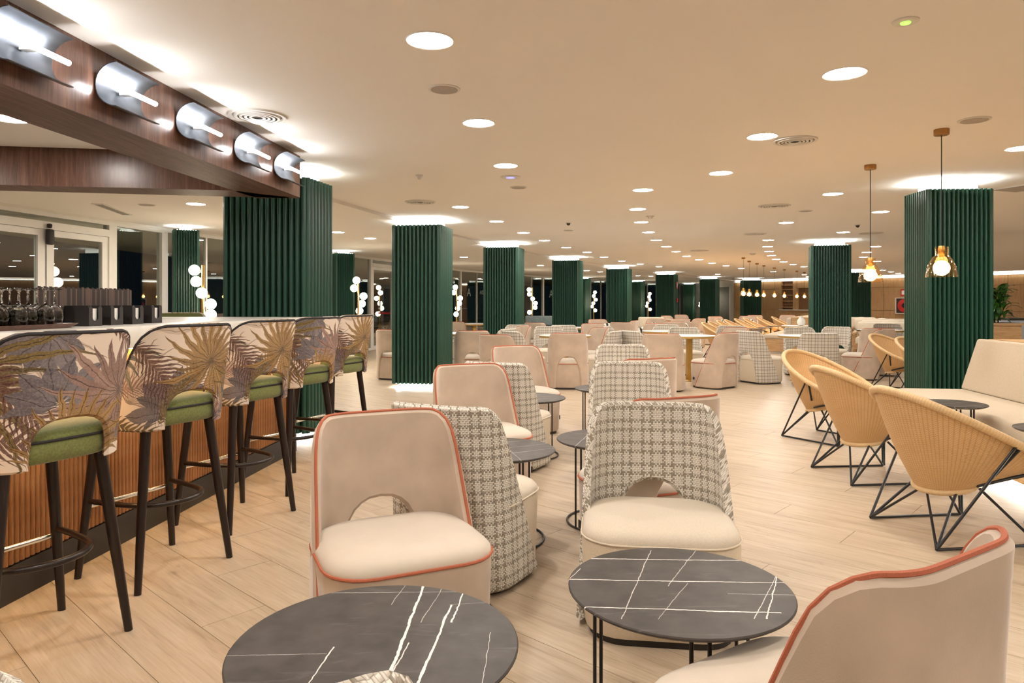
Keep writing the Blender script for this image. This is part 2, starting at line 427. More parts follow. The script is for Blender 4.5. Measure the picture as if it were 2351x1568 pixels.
def leafprint(name, motifs):
    """painted tropical leaves; uv in metres: s across the back, z above the lower edge"""
    t = NT(name)
    uv = t.new('ShaderNodeTexCoord').outputs['UV']
    nz = t.new('ShaderNodeTexNoise'); t.l.new(uv, nz.inputs['Vector']); nz.inputs['Scale'].default_value = 11; nz.inputs['Detail'].default_value = 3
    sub = t.new('ShaderNodeVectorMath', operation='SUBTRACT'); t.l.new(nz.outputs['Color'], sub.inputs[0]); sub.inputs[1].default_value = (.5,.5,.5)
    scl = t.new('ShaderNodeVectorMath', operation='SCALE'); t.l.new(sub.outputs[0], scl.inputs[0]); scl.inputs['Scale'].default_value = .045
    add = t.new('ShaderNodeVectorMath', operation='ADD'); t.l.new(uv, add.inputs[0]); t.l.new(scl.outputs[0], add.inputs[1])
    sp = t.new('ShaderNodeSeparateXYZ'); t.l.new(add.outputs[0], sp.inputs[0]); u, v = sp.outputs[0], sp.outputs[1]
    wc = t.noise(uv, 28, 4, .65); streak = t.noise(uv, 150, 2)
    c = t.mix(t.noise(uv, 6, 2), (.74,.61,.50), (.80,.69,.58))
    for m in motifs:
        kind, cx, cy, rot, n, R, spread, W, ca, cb = m; R *= 1.3; W *= .92 if kind == 'fan' else 1.15; n = int(n*1.25)
        rot = math.radians(rot)
        x = t.M('SUBTRACT', u, cx); y = t.M('SUBTRACT', v, cy)
        xr = t.M('ADD', t.M('MULTIPLY', x, math.cos(rot)), t.M('MULTIPLY', y, math.sin(rot)))
        yr = t.M('SUBTRACT', t.M('MULTIPLY', y, math.cos(rot)), t.M('MULTIPLY', x, math.sin(rot)))
        if kind in ('fan', 'blob'):
            r = t.M('SQRT', t.M('ADD', t.M('MULTIPLY', xr, xr), t.M('MULTIPLY', yr, yr)))
            a = t.M('ARCTAN2', yr, xr)
            a = t.M('ADD', a, t.M('MULTIPLY', r, 1.2 if kind == 'fan' else .4))
            dl = math.radians(spread)/n
            k = t.M('ROUND', t.M('DIVIDE', a, dl))
            da = t.M('SUBTRACT', a, t.M('MULTIPLY', k, dl))
            wn = t.new('ShaderNodeTexWhiteNoise', noise_dimensions='1D'); t.l.new(t.M('ADD', k, cx*91+cy*37), wn.inputs['W'])
            rk = t.M('MULTIPLY_ADD', wn.outputs['Value'], R*.4, R*.6)
            tt = t.M('DIVIDE', r, rk)
            per = t.M('ABSOLUTE', t.M('MULTIPLY', r, t.M('SINE', da)))
            ex = .75 if kind == 'fan' else 1.5
            hw = t.M('MULTIPLY', t.M('SINE', t.M('MULTIPLY', t.M('POWER', t.M('MINIMUM', tt, 1.0), ex), PI)), W)
            inn = t.M('MULTIPLY', t.M('LESS_THAN', per, hw), t.M('LESS_THAN', t.M('ABSOLUTE', a), math.radians(spread)/2))
            sh = t.M('ADD', t.M('MULTIPLY', wn.outputs['Value'], .5), t.M('MULTIPLY', wc, .6))
            rib = t.M('LESS_THAN', per, .0016)
        else:
            yc = t.M('SUBTRACT', yr, t.M('MULTIPLY', t.M('MULTIPLY', xr, xr), -.9))
            ab = t.M('ABSOLUTE', yc)
            q = t.M('SUBTRACT', xr, t.M('MULTIPLY', ab, .95))
            fq = t.M('MULTIPLY', q, n/R)
            fr = t.M('ABSOLUTE', t.M('SUBTRACT', t.M('FRACT', fq), .5))
            wn = t.new('ShaderNodeTexWhiteNoise', noise_dimensions='1D'); t.l.new(t.M('FLOOR', fq), wn.inputs['W'])
            wmax = t.M('MULTIPLY', t.M('MULTIPLY_ADD', wn.outputs['Value'], .35, .75), t.M('MULTIPLY', W, t.M('POWER', t.M('MAXIMUM', t.M('SINE', t.M('MULTIPLY', t.M('DIVIDE', q, R), PI*.92)), 0.02), .6)))
            tt = t.M('DIVIDE', ab, wmax)
            inn = t.M('MULTIPLY', t.M('LESS_THAN', fr, t.M('MULTIPLY', t.M('SUBTRACT', 1.02, tt), .46)), t.M('MULTIPLY', t.M('GREATER_THAN', q, 0.0), t.M('LESS_THAN', q, R)))
            sh = t.M('ADD', t.M('MULTIPLY', wn.outputs['Value'], .45), t.M('MULTIPLY', wc, .6))
            rib = t.M('LESS_THAN', fr, .05)
        col = t.mix(sh, ca, cb)
        col = t.mix(t.M('MULTIPLY', rib, .75), col, tuple(q*.35 for q in ca))
        col = t.mix(t.M('MULTIPLY', t.M('SUBTRACT', streak, .45), .5), col, (.75,.62,.5))
        c = t.mix(t.M('MULTIPLY', inn, .93), c, col)
    t.bump(streak, .15, .001)
    return t.fin(c, .8, 0, .25)
GOLD = ((.13,.062,.014), (.45,.265,.095)); BRN = ((.038,.013,.011), (.22,.105,.080)); MAUVE = ((.12,.058,.048), (.44,.28,.225))
GREY = ((.050,.044,.060), (.22,.19,.20)); OLIVE = ((.036,.026,.008), (.27,.18,.052)); SAGE = ((.09,.088,.07), (.34,.30,.225)); PALE = ((.48,.36,.28), (.66,.53,.42))
M['print_a'] = leafprint('leaf_print_gold_fan', [
    ('fan',-.28,.12,60,9,.24,170,.018,*PALE), ('fan',.26,.02,110,13,.26,220,.015,*MAUVE), ('fan',.0,.44,80,11,.2,240,.016,*PALE),
    ('blob',.30,.40,60,7,.16,220,.026,*GREY), ('frond',.04,.10,25,16,.30,0,.085,*SAGE), ('frond',-.42,.16,20,13,.22,0,.07,*MAUVE), ('frond',-.42,.03,-4,13,.26,0,.07,*OLIVE),
    ('fan',-.38,.34,-60,9,.20,200,.017,*SAGE), ('blob',-.10,.085,112,7,.175,210,.028,*GREY), ('frond',-.30,.40,-38,19,.36,0,.12,*BRN),
    ('frond',.30,.44,-110,16,.34,0,.10,*BRN), ('blob',.20,.12,40,7,.15,230,.028,*GREY), ('frond',-.16,.02,70,14,.22,0,.07,*OLIVE),
    ('fan',.07,.285,75,19,.24,358,.015,*GOLD), ('fan',.36,.20,120,12,.22,200,.014,*OLIVE), ('frond',.14,.0,60,12,.26,0,.06,*GREY)])
M['print_b'] = leafprint('leaf_print_mauve_fan', [
    ('fan',-.20,.46,-60,11,.26,200,.016,*PALE), ('blob',.28,.05,70,7,.18,220,.028,*GREY), ('blob',-.10,.46,-80,7,.14,200,.03,*GREY), ('fan',.36,.40,200,12,.2,220,.015,*SAGE),
    ('frond',-.42,.10,10,13,.3,0,.08,*BRN), ('blob',-.36,.13,150,6,.13,200,.026,*GREY), ('frond',.10,.46,-20,13,.26,0,.07,*BRN),
    ('fan',-.33,.30,25,17,.36,260,.014,*OLIVE), ('frond',-.40,.42,-25,16,.34,0,.10,*BRN), ('blob',-.05,.20,80,7,.16,220,.028,*GREY), ('frond',.34,.30,-120,15,.30,0,.08,*OLIVE), ('frond',-.12,.06,35,14,.3,0,.08,*SAGE),
    ('fan',.17,.235,140,17,.25,358,.019,*MAUVE), ('frond',.20,.24,70,13,.24,0,.05,*BRN),
    ('fan',.02,.02,100,13,.22,180,.019,*GOLD), ('fan',.36,.12,110,12,.22,180,.013,*GOLD)])
def zebra():
    t = NT('zebra_print')
    sp = t.new('ShaderNodeSeparateXYZ'); t.l.new(t.new('ShaderNodeTexCoord').outputs['Object'], sp.inputs[0])
    f = t.M('SINE', t.M('ADD', t.M('MULTIPLY', sp.outputs[0], 60), t.M('MULTIPLY', t.noise(t.pos('obj'), 5, 2), 6)))
    return t.fin(t.mix(t.M('GREATER_THAN', f, .1), (.8,.76,.68), (.02,.02,.02)), .9)
M['zebra'] = zebra()

# ================================================================== THE SETTING
# ---- floor: sub-floor + oak planks running diagonally
PD = Vector((.736,-.677)).normalized(); PN = Vector((-PD.y, PD.x)); PW, PL = .265, 1.5
floor = MB().box(-9,26,-6,52,-.12,-.004).obj('floor', M['joint'], None, 0); tag(floor, 'pale oak plank floor of the lounge laid diagonally', None, None, 'structure')
near, far = [], []
n0 = .635 - .265*24
for i in range(-60, 240):
    off = n0 + PW*i
    for j in range(-30, 40):
        s = PL*j + PL*((i*7) % 10)/10.0
        # plank corner (s along PD, off along PN)
        cx = PD.x*(s+PL/2) + PN.x*(off+PW/2); cy = PD.y*(s+PL/2) + PN.y*(off+PW/2)
        if not (-8.5 < cx < 25 and -5.5 < cy < 46): continue
        if cy > 1.0 and abs(cx) < cy*.735+.9 and cx > -2.3-.09*(3.6-cy)-3*(cy > 6.2) - 3*(cy>9):
            near.append((math.hypot(cx, cy), s, off))
        elif cy < 30: far.append((s, off))
near.sort()
far += [(s, o) for d, s, o in near[300:]]
g = .0012
pk = MB().box(0, PL-g*2, 0, PW-g*2, -.006, 0).mesh('plank', M['floor'], 0)
ang = math.atan2(PD.y, PD.x)
for d, s, o in near[:300]:
    p = PD*(s+g) + PN*(o+g)
    link('plank', pk, floor, (p.x, p.y, 0), ang)
fb = MB()
for s, o in far:
    a = PD*(s+g)+PN*(o+g); b = PD*(s+PL-g)+PN*(o+g); c = PD*(s+PL-g)+PN*(o+PW-g); d = PD*(s+g)+PN*(o+PW-g)
    fb.add([(a.x,a.y,-.0001),(b.x,b.y,-.0001),(c.x,c.y,-.0001),(d.x,d.y,-.0001)], [(0,1,2,3)])
fo = fb.obj('distant_planks', M['floor'], floor, 0); fo['kind'] = 'stuff'

# ---- ceiling with the lowered strip along the window side
ceil = MB().box(-9,26,-6,52,CEIL,CEIL+.1).obj('ceiling', M['ceiling'], None, 0); tag(ceil, 'plain warm white ceiling over the whole lounge', None, None, 'structure')
STEP = [(-2.5,6.5),(-2.15,8.3),(-1.62,10.6),(-.55,14.6),(1.1,18.9),(3.2,23.5),(5.9,28.2),(9.0,33.2),(12.2,38.5)]
drop = STEP + [(11.0,46.5),(-9,46.5),(-9,6.5)]
MB().prism(drop, CEIL-.045, CEIL+.001).obj('lowered_strip', M['ceiling'], ceil, 0)

# ---- walls out of the camera's sight close the room
def wall(name, x0, x1, y0, y1, label):
    return tag(MB().box(x0,x1,y0,y1,0,CEIL).obj(name, M['wallwhite'], None, 0), label, None, None, 'structure')
wall('wall_front', -9, 26, -6.1, -6.0, 'plain wall behind the viewer')
wall('wall_right', 25.9, 26.0, -6, 30, 'plain side wall beyond the benches')
wall('wall_left', -9.1, -9.0, -6, 5.0, 'plain wall beside the bar')

# ---- glazed facade on the left
def frame_seg(name, A, B, label, head=2.42, posts=(), leaves=(), transom=None, pw=.05, kind='structure', sill=.06):
    A = Vector(A); B = Vector(B); L = (B-A).length; rz = math.atan2(B.y-A.y, B.x-A.x)
    r = link(name, None, None, (A.x, A.y, 0), rz); tag(r, label, None, None, kind)
    # local x along facade, -y is the room side when walking away with glass on the left -> room is at -y
    MB().box(0, L, -.05, .05, head, CEIL).obj('head_panel', M['wallwhite'], r, 0)
    MB().box(0, L, -.045, .045, 0, sill).obj('sill', M['alu'], r, 0)
    MB().box(0, L, -.045, .045, head-.05, head).obj('head_rail', M['alu'], r, 0)
    for x in (0, L-pw):
        MB().box(x, x+pw, -.05, .05, sill, head-.05).obj('post', M['alu'], r, 0)
    for x in posts:
        MB().box(x-.018, x+.018, -.03, .03, sill, head-.05).obj('mullion', M['alu'], r, 0)
    if transom:
        z0, z1 = transom
        MB().box(pw, L-pw, -.055, .055, z0, z1).obj('transom', M['alu'], r, 0)
    xs = [pw] + list(posts) + [L-pw]
    if not leaves:
        for a, b in zip(xs[:-1], xs[1:]):
            MB().box(a, b, -.004, .004, sill, head-.05).obj('pane', M['pane'], r, 0)
    else:
        MB().box(pw, L-pw, -.004, .004, transom[1], head-.05).obj('pane', M['pane'], r, 0)
        for a, b in leaves:
            zt = transom[0]
            lf = MB().box(a, b, -.03, .03, zt-.085, zt-.004).box(a, b, -.03, .03, 0, .10).box(a, a+.11, -.03, .03, .10, zt-.085).box(b-.11, b, -.03, .03, .10, zt-.085).obj('door_leaf', M['alu'], r, 0)
            MB().box(a+.11, b-.11, -.004, .004, .10, zt-.085).obj('pane', M['pane'], lf, 0)
    return r
fd = Vector((.1798,.9837))
def FP(s): return (-6.17+fd.x*s, 8.4+fd.y*s)
MB_w = frame_seg('window_1', FP(-4.6), FP(-1.0), 'white framed window left of the sliding door', posts=(1.2,2.4))
d1 = frame_seg('door_1', FP(-1.0), FP(1.76), 'white double sliding glass door with transom behind the bar', transom=(2.20,2.30), leaves=((.05,1.615),(1.645,2.70)), pw=.06)
frame_seg('window_2', FP(1.76), FP(2.92), 'tall fixed pane beside the sliding door', pw=.09)
frame_seg('window_3', FP(2.92), (-3.75,18.4), 'glazed run with thin mullions behind the bar column', posts=(1.0,2.05,3.1,4.2,5.3,6.3), head=2.44)
d2 = frame_seg('door_2', (-3.75,18.4), (-3.38,19.9), 'white framed glass door left of the nearest slatted column', transom=(2.22,2.30), leaves=((.06,1.48),), pw=.06, head=2.44)
frame_seg('window_4', (-3.38,19.9), (-1.9,25.4), 'glazed run with thin mullions right of the glass door', posts=(1.1,2.2,3.3,4.4), head=2.44)
frame_seg('window_5', (-1.9,25.4), (1.4,31.8), 'glazed run behind the second slatted column', posts=(1.2,2.4,3.6,4.8,6.0), head=2.44)
frame_seg('window_6', (1.4,31.8), (5.2,37.6), 'glazed run behind the third slatted column', posts=(1.2,2.4,3.6,4.8,6.0), head=2.44)
frame_seg('window_7', (5.2,37.6), (11.4,45.5), 'farthest glazed run along the facade', posts=(1.5,3.0,4.5,6.0,7.5,9.0), head=2.44)
# black motion sensor over the sliding door
sn = thing('door_sensor', 'black motion sensor above the joint of the sliding doors', 'sensor', (*FP(.63),2.1), math.atan2(fd.y,fd.x))
MB().box(-.04,.05,-.12,-.05,-.10,.10).obj('housing', M['blackplastic'], sn, 35, .02, 3)
MB().lathe([(.022,0),(.03,.02),(.03,.05),(.0,.06)], 12, (0,-.085,.115)).obj('lens_cap', M['blackplastic'], sn)
# end wall of the glazed side with a grey door
A, B = Vector((11.4,45.5)), Vector((12.4,39.0))
ew = link('wall_end', None, None, (A.x,A.y,0), math.atan2(B.y-A.y,B.x-A.x)); tag(ew, 'short pale wall at the far end with a grey door', None, None, 'structure')
MB().box(0,6.58,0,.1,0,CEIL).obj('wall_surface', M['wallwhite'], ew, 0)
dr = MB().box(2.6,6.2,-.06,0,0,2.15).obj('door', M['doorgrey'], ew, 0)
MB().box(2.5,2.6,-.08,0,0,2.2).box(6.2,6.3,-.08,0,0,2.2).box(2.5,6.3,-.08,0,2.15,2.22).obj('door_frame', M['white'], dr, 0)
MB().box(4.5,4.7,-.12,-.06,1.2,1.5).obj('door_handle', M['black'], dr, 0)

# ---- back wall in oak panels
BA = Vector((12.4,39.0)); bd = Vector((.537,-.8436)).normalized(); BL = 19.0
bw = link('wall_back', None, None, (BA.x,BA.y,0), math.atan2(bd.y,bd.x)); tag(bw, 'far wall clad in oak veneer panels with shelf niches', None, None, 'structure')
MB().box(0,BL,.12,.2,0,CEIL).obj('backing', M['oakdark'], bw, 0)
MB().box(0,BL,-.02,.12,2.36,CEIL).obj('bulkhead', M['wallwhite'], bw, 0)
ROWS = ((0,.895),(.905,1.945),(1.955,2.36))
x = 0.0; k = 0
edges = [0,1.0,1.95,3.05]
while edges[-1] < BL-1.2:
    if abs(edges[-1]-3.05) < .01: edges.append(7.25)
    else: edges.append(edges[-1]+1.25)
for a, b in zip(edges[:-1], edges[1:]):
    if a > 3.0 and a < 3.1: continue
    for z0, z1 in ROWS:
        MB().box(a+.006,b-.006,0,.12,z0,z1).obj('panel', M['oakwall'], bw, 0)
for z0, z1 in ROWS: MB().box(edges[-1]+.006,BL,0,.12,z0,z1).obj('panel', M['oakwall'], bw, 0)
# niches
MB().box(3.05,3.12,-.02,.5,.9,2.36).box(3.80,4.05,-.02,.5,.9,2.36).box(6.9,7.25,-.02,.5,.9,2.36).obj('niche_side', M['oakwall'], bw, 0)
MB().box(4.05,6.9,-.02,.12,2.0,2.36).obj('niche_header', M['oakwall'], bw, 0)
for z in (1.0,1.32,1.62,1.92,2.14): MB().box(3.12,3.80,-.02,.12,z,z+.035).obj('shelf', M['oakwall'], bw, 0)
for z in (1.0,1.3,1.6,1.9,2.1): MB().box(6.55,6.9,-.02,.12,z,z+.035).obj('shelf', M['oakwall'], bw, 0)
MB().box(3.12,7.0,-.25,.1,.86,.90).obj('niche_counter', M['counter'], bw, 0)
MB().box(3.05,7.25,-.15,.1,0,.86).obj('niche_base', M['oakwall'], bw, 0)
MB().box(.2,BL-.2,-.10,-.06,2.40,2.43).obj('cove_strip', glow('wall_cove_strip', (1,.95,.85), 9), bw, 0)

# ================================================================== slatted green columns
def rib_mesh(p, z0, z1):
    w = p*.34; pr = []
    for k in range(6):
        a = PI*k/5
        pr.append((w*math.cos(a), .010+ .028*math.sin(a)))
    poly = [(w,-.012)] + pr + [(-w,-.012)]
    return MB().prism([(x,y) for x,y in poly], z0, z1).mesh('slat', M['green'], 50)
RIBS = {}
def column(cx, cy, rz, w, d, label, pitch=.05, parts=True, top=2.39, bot=.06, group=None):
    """cx,cy centre; w across (local x), d deep (local y)"""
    r = thing('slatted_column', label, 'column', (cx,cy,0), rz, group)
    MB().box(-w/2+.09,w/2-.09,-d/2+.09,d/2-.09,0,CEIL).obj('core', M['white'], r, 0)
    MB().box(-w/2+.02,w/2-.02,-d/2+.02,d/2-.02,bot+.004,top-.004).obj('cladding_board', M['greenback'], r, 0)
    for nm, z0, z1 in (('upper_led_strip',top-.004,top),('lower_led_strip',bot,bot+.004)):
        b = MB()
        for (x0,x1,y0,y1) in ((-w/2+.035,w/2-.035,-d/2+.035,-d/2+.06),(-w/2+.035,w/2-.035,d/2-.06,d/2-.035),(-w/2+.035,-w/2+.06,-d/2+.06,d/2-.06),(w/2-.06,w/2-.035,-d/2+.06,d/2-.06)):
            b.box(x0,x1,y0,y1,z0,z1)
        b.obj(nm, M['cove'], r, 0)
    spots = []
    for (L, fx) in ((w, lambda t,s: (t,s*(d/2-.02))), (d, None)):
        n = max(3, round(L/pitch)); p = L/n
        for i in range(n):
            t = -L/2+p*(i+.5)
            if fx:
                spots += [(t,-(d/2-.02),PI,p),(t,d/2-.02,0,p)]
            else:
                spots += [(w/2-.02,t,-PI/2,p),(-(w/2-.02),t,PI/2,p)]
    if parts:
        for (x,y,a,p) in spots:
            key = (round(p,4),bot,top)
            if key not in RIBS: RIBS[key] = rib_mesh(p,bot,top)
            link('slat', RIBS[key], r, (x,y,0), a)
    else:
        b = MB()
        for (x,y,a,p) in spots:
            ww = p*.33; ca, sa = math.cos(a), math.sin(a)
            poly = [(ww,-.01),(ww*.85,.024),(0,.036),(-ww*.85,.024),(-ww,-.01)]
            b.prism([(x+ca*u-sa*v, y+sa*u+ca*v) for u,v in poly], bot, top)
        o = b.obj('slat_cladding', M['green'], r, 50); o['kind'] = 'stuff'
    return r
def col_from_corner(fx, fy, rz, w, d, label, **k):
    """front-left corner as seen, rz rotation of the front face"""
    c = Vector((fx,fy)) + Matrix.Rotation(rz,2) @ Vector((w/2,d/2))
    return column(c.x, c.y, rz, w, d, label, **k)
D = math.radians
# big one at the end of the bar: right front corner at (-1.866,6.33), faces turned 12 degrees
rzP = D(-12)
cP = Vector((-1.866,6.33)) + Matrix.Rotation(rzP,2) @ Vector((-.425,.25))
column(cP.x, cP.y, rzP, .85, .50, 'broad dark green slatted column at the end of the bar', pitch=.062)
col_from_corner(-1.76,10.25,D(-9),.72,.72,'dark green slatted column standing alone behind the velvet chairs, nearest of its row', pitch=.058)
col_from_corner(-.58,14.36,D(-12),.70,.70,'green slatted column second in the row behind the nearest one', pitch=.055)
col_from_corner(1.09,18.8,D(-16),.70,.70,'green slatted column third in the row along the window side', parts=False)
col_from_corner(3.17,23.4,D(-20),.72,.72,'green slatted column fourth in the row along the window side', parts=False)
colE = col_from_corner(5.80,28.1,D(-24),.74,.74,'green slatted column with small red signs, fifth in the window-side row', parts=False)
col_from_corner(8.94,33.2,D(-28),.76,.76,'green slatted column sixth and farthest in the window-side row', parts=False)
col_from_corner(4.174,6.99,D(-4),.62,.47,'green slatted column beside the long bench on the right', pitch=.044)
col_from_corner(5.98,13.9,D(-19),.70,.68,'green slatted column behind the plaid dining chairs on the right', pitch=.05)
col_from_corner(12.7,26.2,D(-10),.74,.74,'far green slatted column left of the fire hose cabinet', parts=False)
col_from_corner(11.6,35.0,D(-10),.88,.88,'far green slatted column behind the hanging glass lamps', parts=False)
column(-5.16,11.02,D(30),.34,.34,'teal green slatted column at the window beside the first globe lamp', parts=True, pitch=.038)
column(-3.92,16.2,D(28),.40,.40,'teal green slatted column at the window behind the bar end', parts=False, pitch=.04)
column(3.35,33.2,D(-30),.6,.6,'narrow teal column at the window between third and fourth slatted columns', parts=False)
column(6.85,38.0,D(-30),.6,.6,'narrow teal column at the window between fourth and fifth slatted columns', parts=False)
column(10.9,42.8,D(-30),.6,.6,'narrow teal column at the window between fifth and sixth slatted columns', parts=False)

# ================================================================== the bar
BR = D(-5.19)
bo = Vector((-2.349,0,0))
def BW(x, y):   # bar local to world
    c, s = math.cos(BR), math.sin(BR)
    return (bo.x + c*x - s*y, bo.y + s*x + c*y)
bar = thing('bar_counter', 'bar counter with ribbed oak front, black plinth and white top', 'bar', bo, BR)
MB().box(-.5,-.03,.6,5.9,0,.155).obj('plinth', M['plinth'], bar, 0)
for k in range(5):
    MB().box(-.03,-.0,.6+1.06*k,.6+1.06*(k+1)-.003,0,.150).obj('plinth_panel', M['plinth'], bar, 0)
MB().box(-.55,-.024,.6,5.9,.155,1.02).obj('body', M['walnut_v'], bar, 0)
dw = []
for k in range(8):
    a = PI*k/7
    dw.append((.0002+.0135*math.sin(a)*1.0, .0138*math.cos(a)))
dm = MB().prism([(x-.018,y) for x,y in dw]+[(-.026,-.0138),(-.026,.0138)], .155, 1.018).mesh('dowel', M['tambour'], 50)
y = 2.55; k = 0
while y < 5.88:
    link('dowel', dm, bar, (0,y,0)); y += .029
MB().box(-.66,.11,.6,5.92,1.02,1.13).obj('countertop', M['counter'], bar, 35, .004, 2)
MB().prism([(-.66,5.30),(-.66,5.92),(-2.9,5.80),(-2.9,5.18)], 1.02, 1.13).obj('return_countertop', M['counter'], bar, 0)
MB().prism([(-.60,5.36),(-.60,5.86),(-2.85,5.74),(-2.85,5.24)], 0, 1.02).obj('return_body', M['walnut_v'], bar, 0)
MB().box(.02,.032,.8,5.85,1.010,1.0195).obj('under_counter_led', M['warmstrip'], bar, 0)

# canopy beam above the bar with five trough lamps
bm_ = thing('canopy_beam', 'dark walnut beam hanging from the ceiling above the bar', 'beam', (bo.x,bo.y,2.146), BR)
MB().box(-.38,0,.3,5.97,.003,.354).obj('beam_body', M['walnut_v'], bm_, 0)
MB().box(-.38,0,.3,5.97,0,.003).obj('underside', M['walnut_h'], bm_, 0)
cb = thing('cross_beam', 'dark walnut cross beam turning left from the far end of the bar beam', 'beam', (0,0,2.146))
poly = [(-5.4,5.085),(-2.235,5.56),(-1.835,5.985),(-5.4,5.33)]
MB().prism(poly,.003,.354).obj('beam_body', M['walnut_v'], cb, 0)
MB().prism(poly,0,.003).obj('underside', M['walnut_h'], cb, 0)
cpan = MB().prism([(-2.76,.4),(-2.27,5.53),(-5.2,5.1),(-5.6,.4)],2.44,2.5).obj('ceiling_panel', M['ceiling'], ceil, 0)
def trough(i, yfar, label, grp):
    x, y = BW(.008, yfar-.18)
    r = thing('trough_lamp', label, 'wall lamp', (x,y,2.317), BR, grp)
    # half pipe, opening towards the room (+x): axis along y
    R = .105; n = 14; rows = []; rows2 = []
    for k in range(n+1):
        a = PI/2 + PI*k/n
        rows.append([(R+R*math.cos(a), -.18, R*math.sin(a)), (R+R*math.cos(a), .18, R*math.sin(a))])
        rows2.append([(R+(R+.004)*math.cos(a), -.18, (R+.004)*math.sin(a)), (R+(R+.004)*math.cos(a), .18, (R+.004)*math.sin(a))])
    b = MB()
    p = [q for rr in rows for q in rr] + [q for rr in rows2 for q in rr]
    m = 2*(n+1); f = []
    for k in range(n):
        a0, a1, b0, b1 = 2*k, 2*k+1, 2*k+2, 2*k+3
        f += [(a0,a1,b1,b0), (m+a0,m+b0,m+b1,m+a1), (a0,b0,m+b0,m+a0), (a1,m+a1,m+b1,b1)]
    f += [(0,m,m+1,1), (2*n,2*n+1,m+2*n+1,m+2*n)]
    b.add(p, f)
    b.obj('reflector', M['reflector'], r, 60)
    MB().tube([(.085,-.175,0),(.085,.175,0)], .0125, 10).obj('led_tube', M['tube'], r)
    MB().box(.012,.08,-.02,.02,-.006,.006).obj('bracket', M['vent'], r, 0)
    return r
for i, yf in enumerate((1.80,2.47,3.13,3.775,4.465,5.165,5.80)):
    lab = 'half-pipe lamp with glowing tube on the bar beam, %s from the camera' % ORD[i]
    trough(i, yf, lab, 'trough lamps on the bar beam')

# ---- things on the bar
tr = thing('serving_tray', 'dark wooden tray carrying upturned wine glasses on the bar', 'tray', (*BW(-.30,3.08),1.130), BR)
pts = rrect(.52,.62,.04,.04)
MB().loft([ring(pts,0,.90),ring(pts,.022,1.0),ring(pts,.022,.96),ring(pts,.006,.88)],True,True).obj('tray_body', M['traywood'], tr)
prof = [(.0285,.0),(.034,.02),(.0385,.045),(.036,.075),(.022,.098),(.006,.108),(.0042,.125),(.004,.165),(.012,.172),(.033,.176),(.0335,.178),(0.0,.179)]
inner = [(.027,.001),(.0325,.02),(.037,.045),(.0345,.073),(.02,.095),(.0,.100)]
pr = list(reversed(inner)) + prof
gm = MB().lathe(pr, 16, cap0=False, cap1=False).mesh('wine_glass', M['glass'], 60)
k = 0
for j, yy in enumerate((2.84,2.92,3.0,3.08,3.16,3.24,3.32)):
    for i, xx in enumerate((-.12,-.21,-.30,-.39,-.48)):
        x, y = BW(xx+.02*(j%2)-.01, yy)
        o = link('wine_glass', gm, None, (x,y,1.137))
        tag(o, 'upturned wine glass, %s row from the caddies, %s from the stools' % (ORD[6-j], ORD[i]), 'wine glass', 'upturned wine glasses on the tray')
def caddy(x, y, w, lab, h=.105):
    r = thing('napkin_caddy', lab, 'caddy', (*BW(x,y),1.130), BR)
    # box open at the top; U notch in the room-side face (+x)
    t = .004; d = .13
    MB().box(-d,0,-w/2,w/2,0,t).box(-d,-d+t,-w/2,w/2,t,h).box(-d,0,-w/2,-w/2+t,t,h).box(-d,0,w/2-t,w/2,t,h).obj('box', M['blackplastic'], r, 0)
    nw = w*.22; poly = [(-w/2,0),(w/2,0),(w/2,h-.012),(w/2-.012,h),(nw+.012,h),(nw,h-.016)]
    for k in range(0,9):
        a = PI*k/8
        poly.append((nw*math.cos(a), h*.42-nw*.8*math.sin(a)))
    poly += [(-nw,h-.016),(-nw-.012,h),(-w/2+.012,h),(-w/2,h-.012)]
    n = len(poly)
    p = [(0,a,b) for a,b in poly]+[(t,a,b) for a,b in poly]
    f = [tuple(range(n)), tuple(range(2*n-1,n-1,-1))] + [(i,n+i,n+(i+1)%n,(i+1)%n) for i in range(n)]
    MB().add(p,f).obj('notched_front', M['blackplastic'], r, 0)
    return r
cads = ((-.13,3.60,.10,'first black caddy on the bar right beside the tray'),(-.13,3.77,.10,'second black notched caddy on the bar from the tray'),
        (-.13,3.95,.10,'third black notched caddy on the bar from the tray'),(-.13,4.13,.10,'black notched caddy at the end of the row on the bar'))
for j, (x,y,w,lab) in enumerate(cads):
    caddy(x,y,w,lab)
    px, py = BW(x-.034,y)
    pk_ = tag(MB().box(-.02,.03,-.026,.026,.0,.085).obj('napkin_packet', M['packet'], None, 30, .004), 'white paper packet standing inside the %s black caddy from the tray' % ORD[j], 'napkins', 'paper packets in the caddies')
    pk_.location = (px,py,1.135); pk_.rotation_euler = (0,0,BR+.2)
M['straw1'] = plain('dark_stirrer', (.025,.014,.011), .5); M['straw2'] = plain('brown_stirrer', (.115,.068,.05), .5)
sm1 = MB().box(-.004,.004,-.006,.006,0,.19).mesh('stirrer', M['straw1'], 0); sm2 = MB().box(-.004,.004,-.006,.006,0,.19).mesh('stirrer', M['straw2'], 0)
sb = thing('stirrer_holder', 'long low black holder packed with dark stirrers behind the caddies', 'holder', (*BW(-.36,3.80),1.130), BR)
MB().box(-.07,.07,-.38,.38,0,.004).box(-.07,-.066,-.38,.38,.004,.1).box(.066,.07,-.38,.38,.004,.1).box(-.07,.07,-.38,-.376,.004,.1).box(-.07,.07,.376,.38,.004,.1).obj('box', M['blackplastic'], sb, 0)
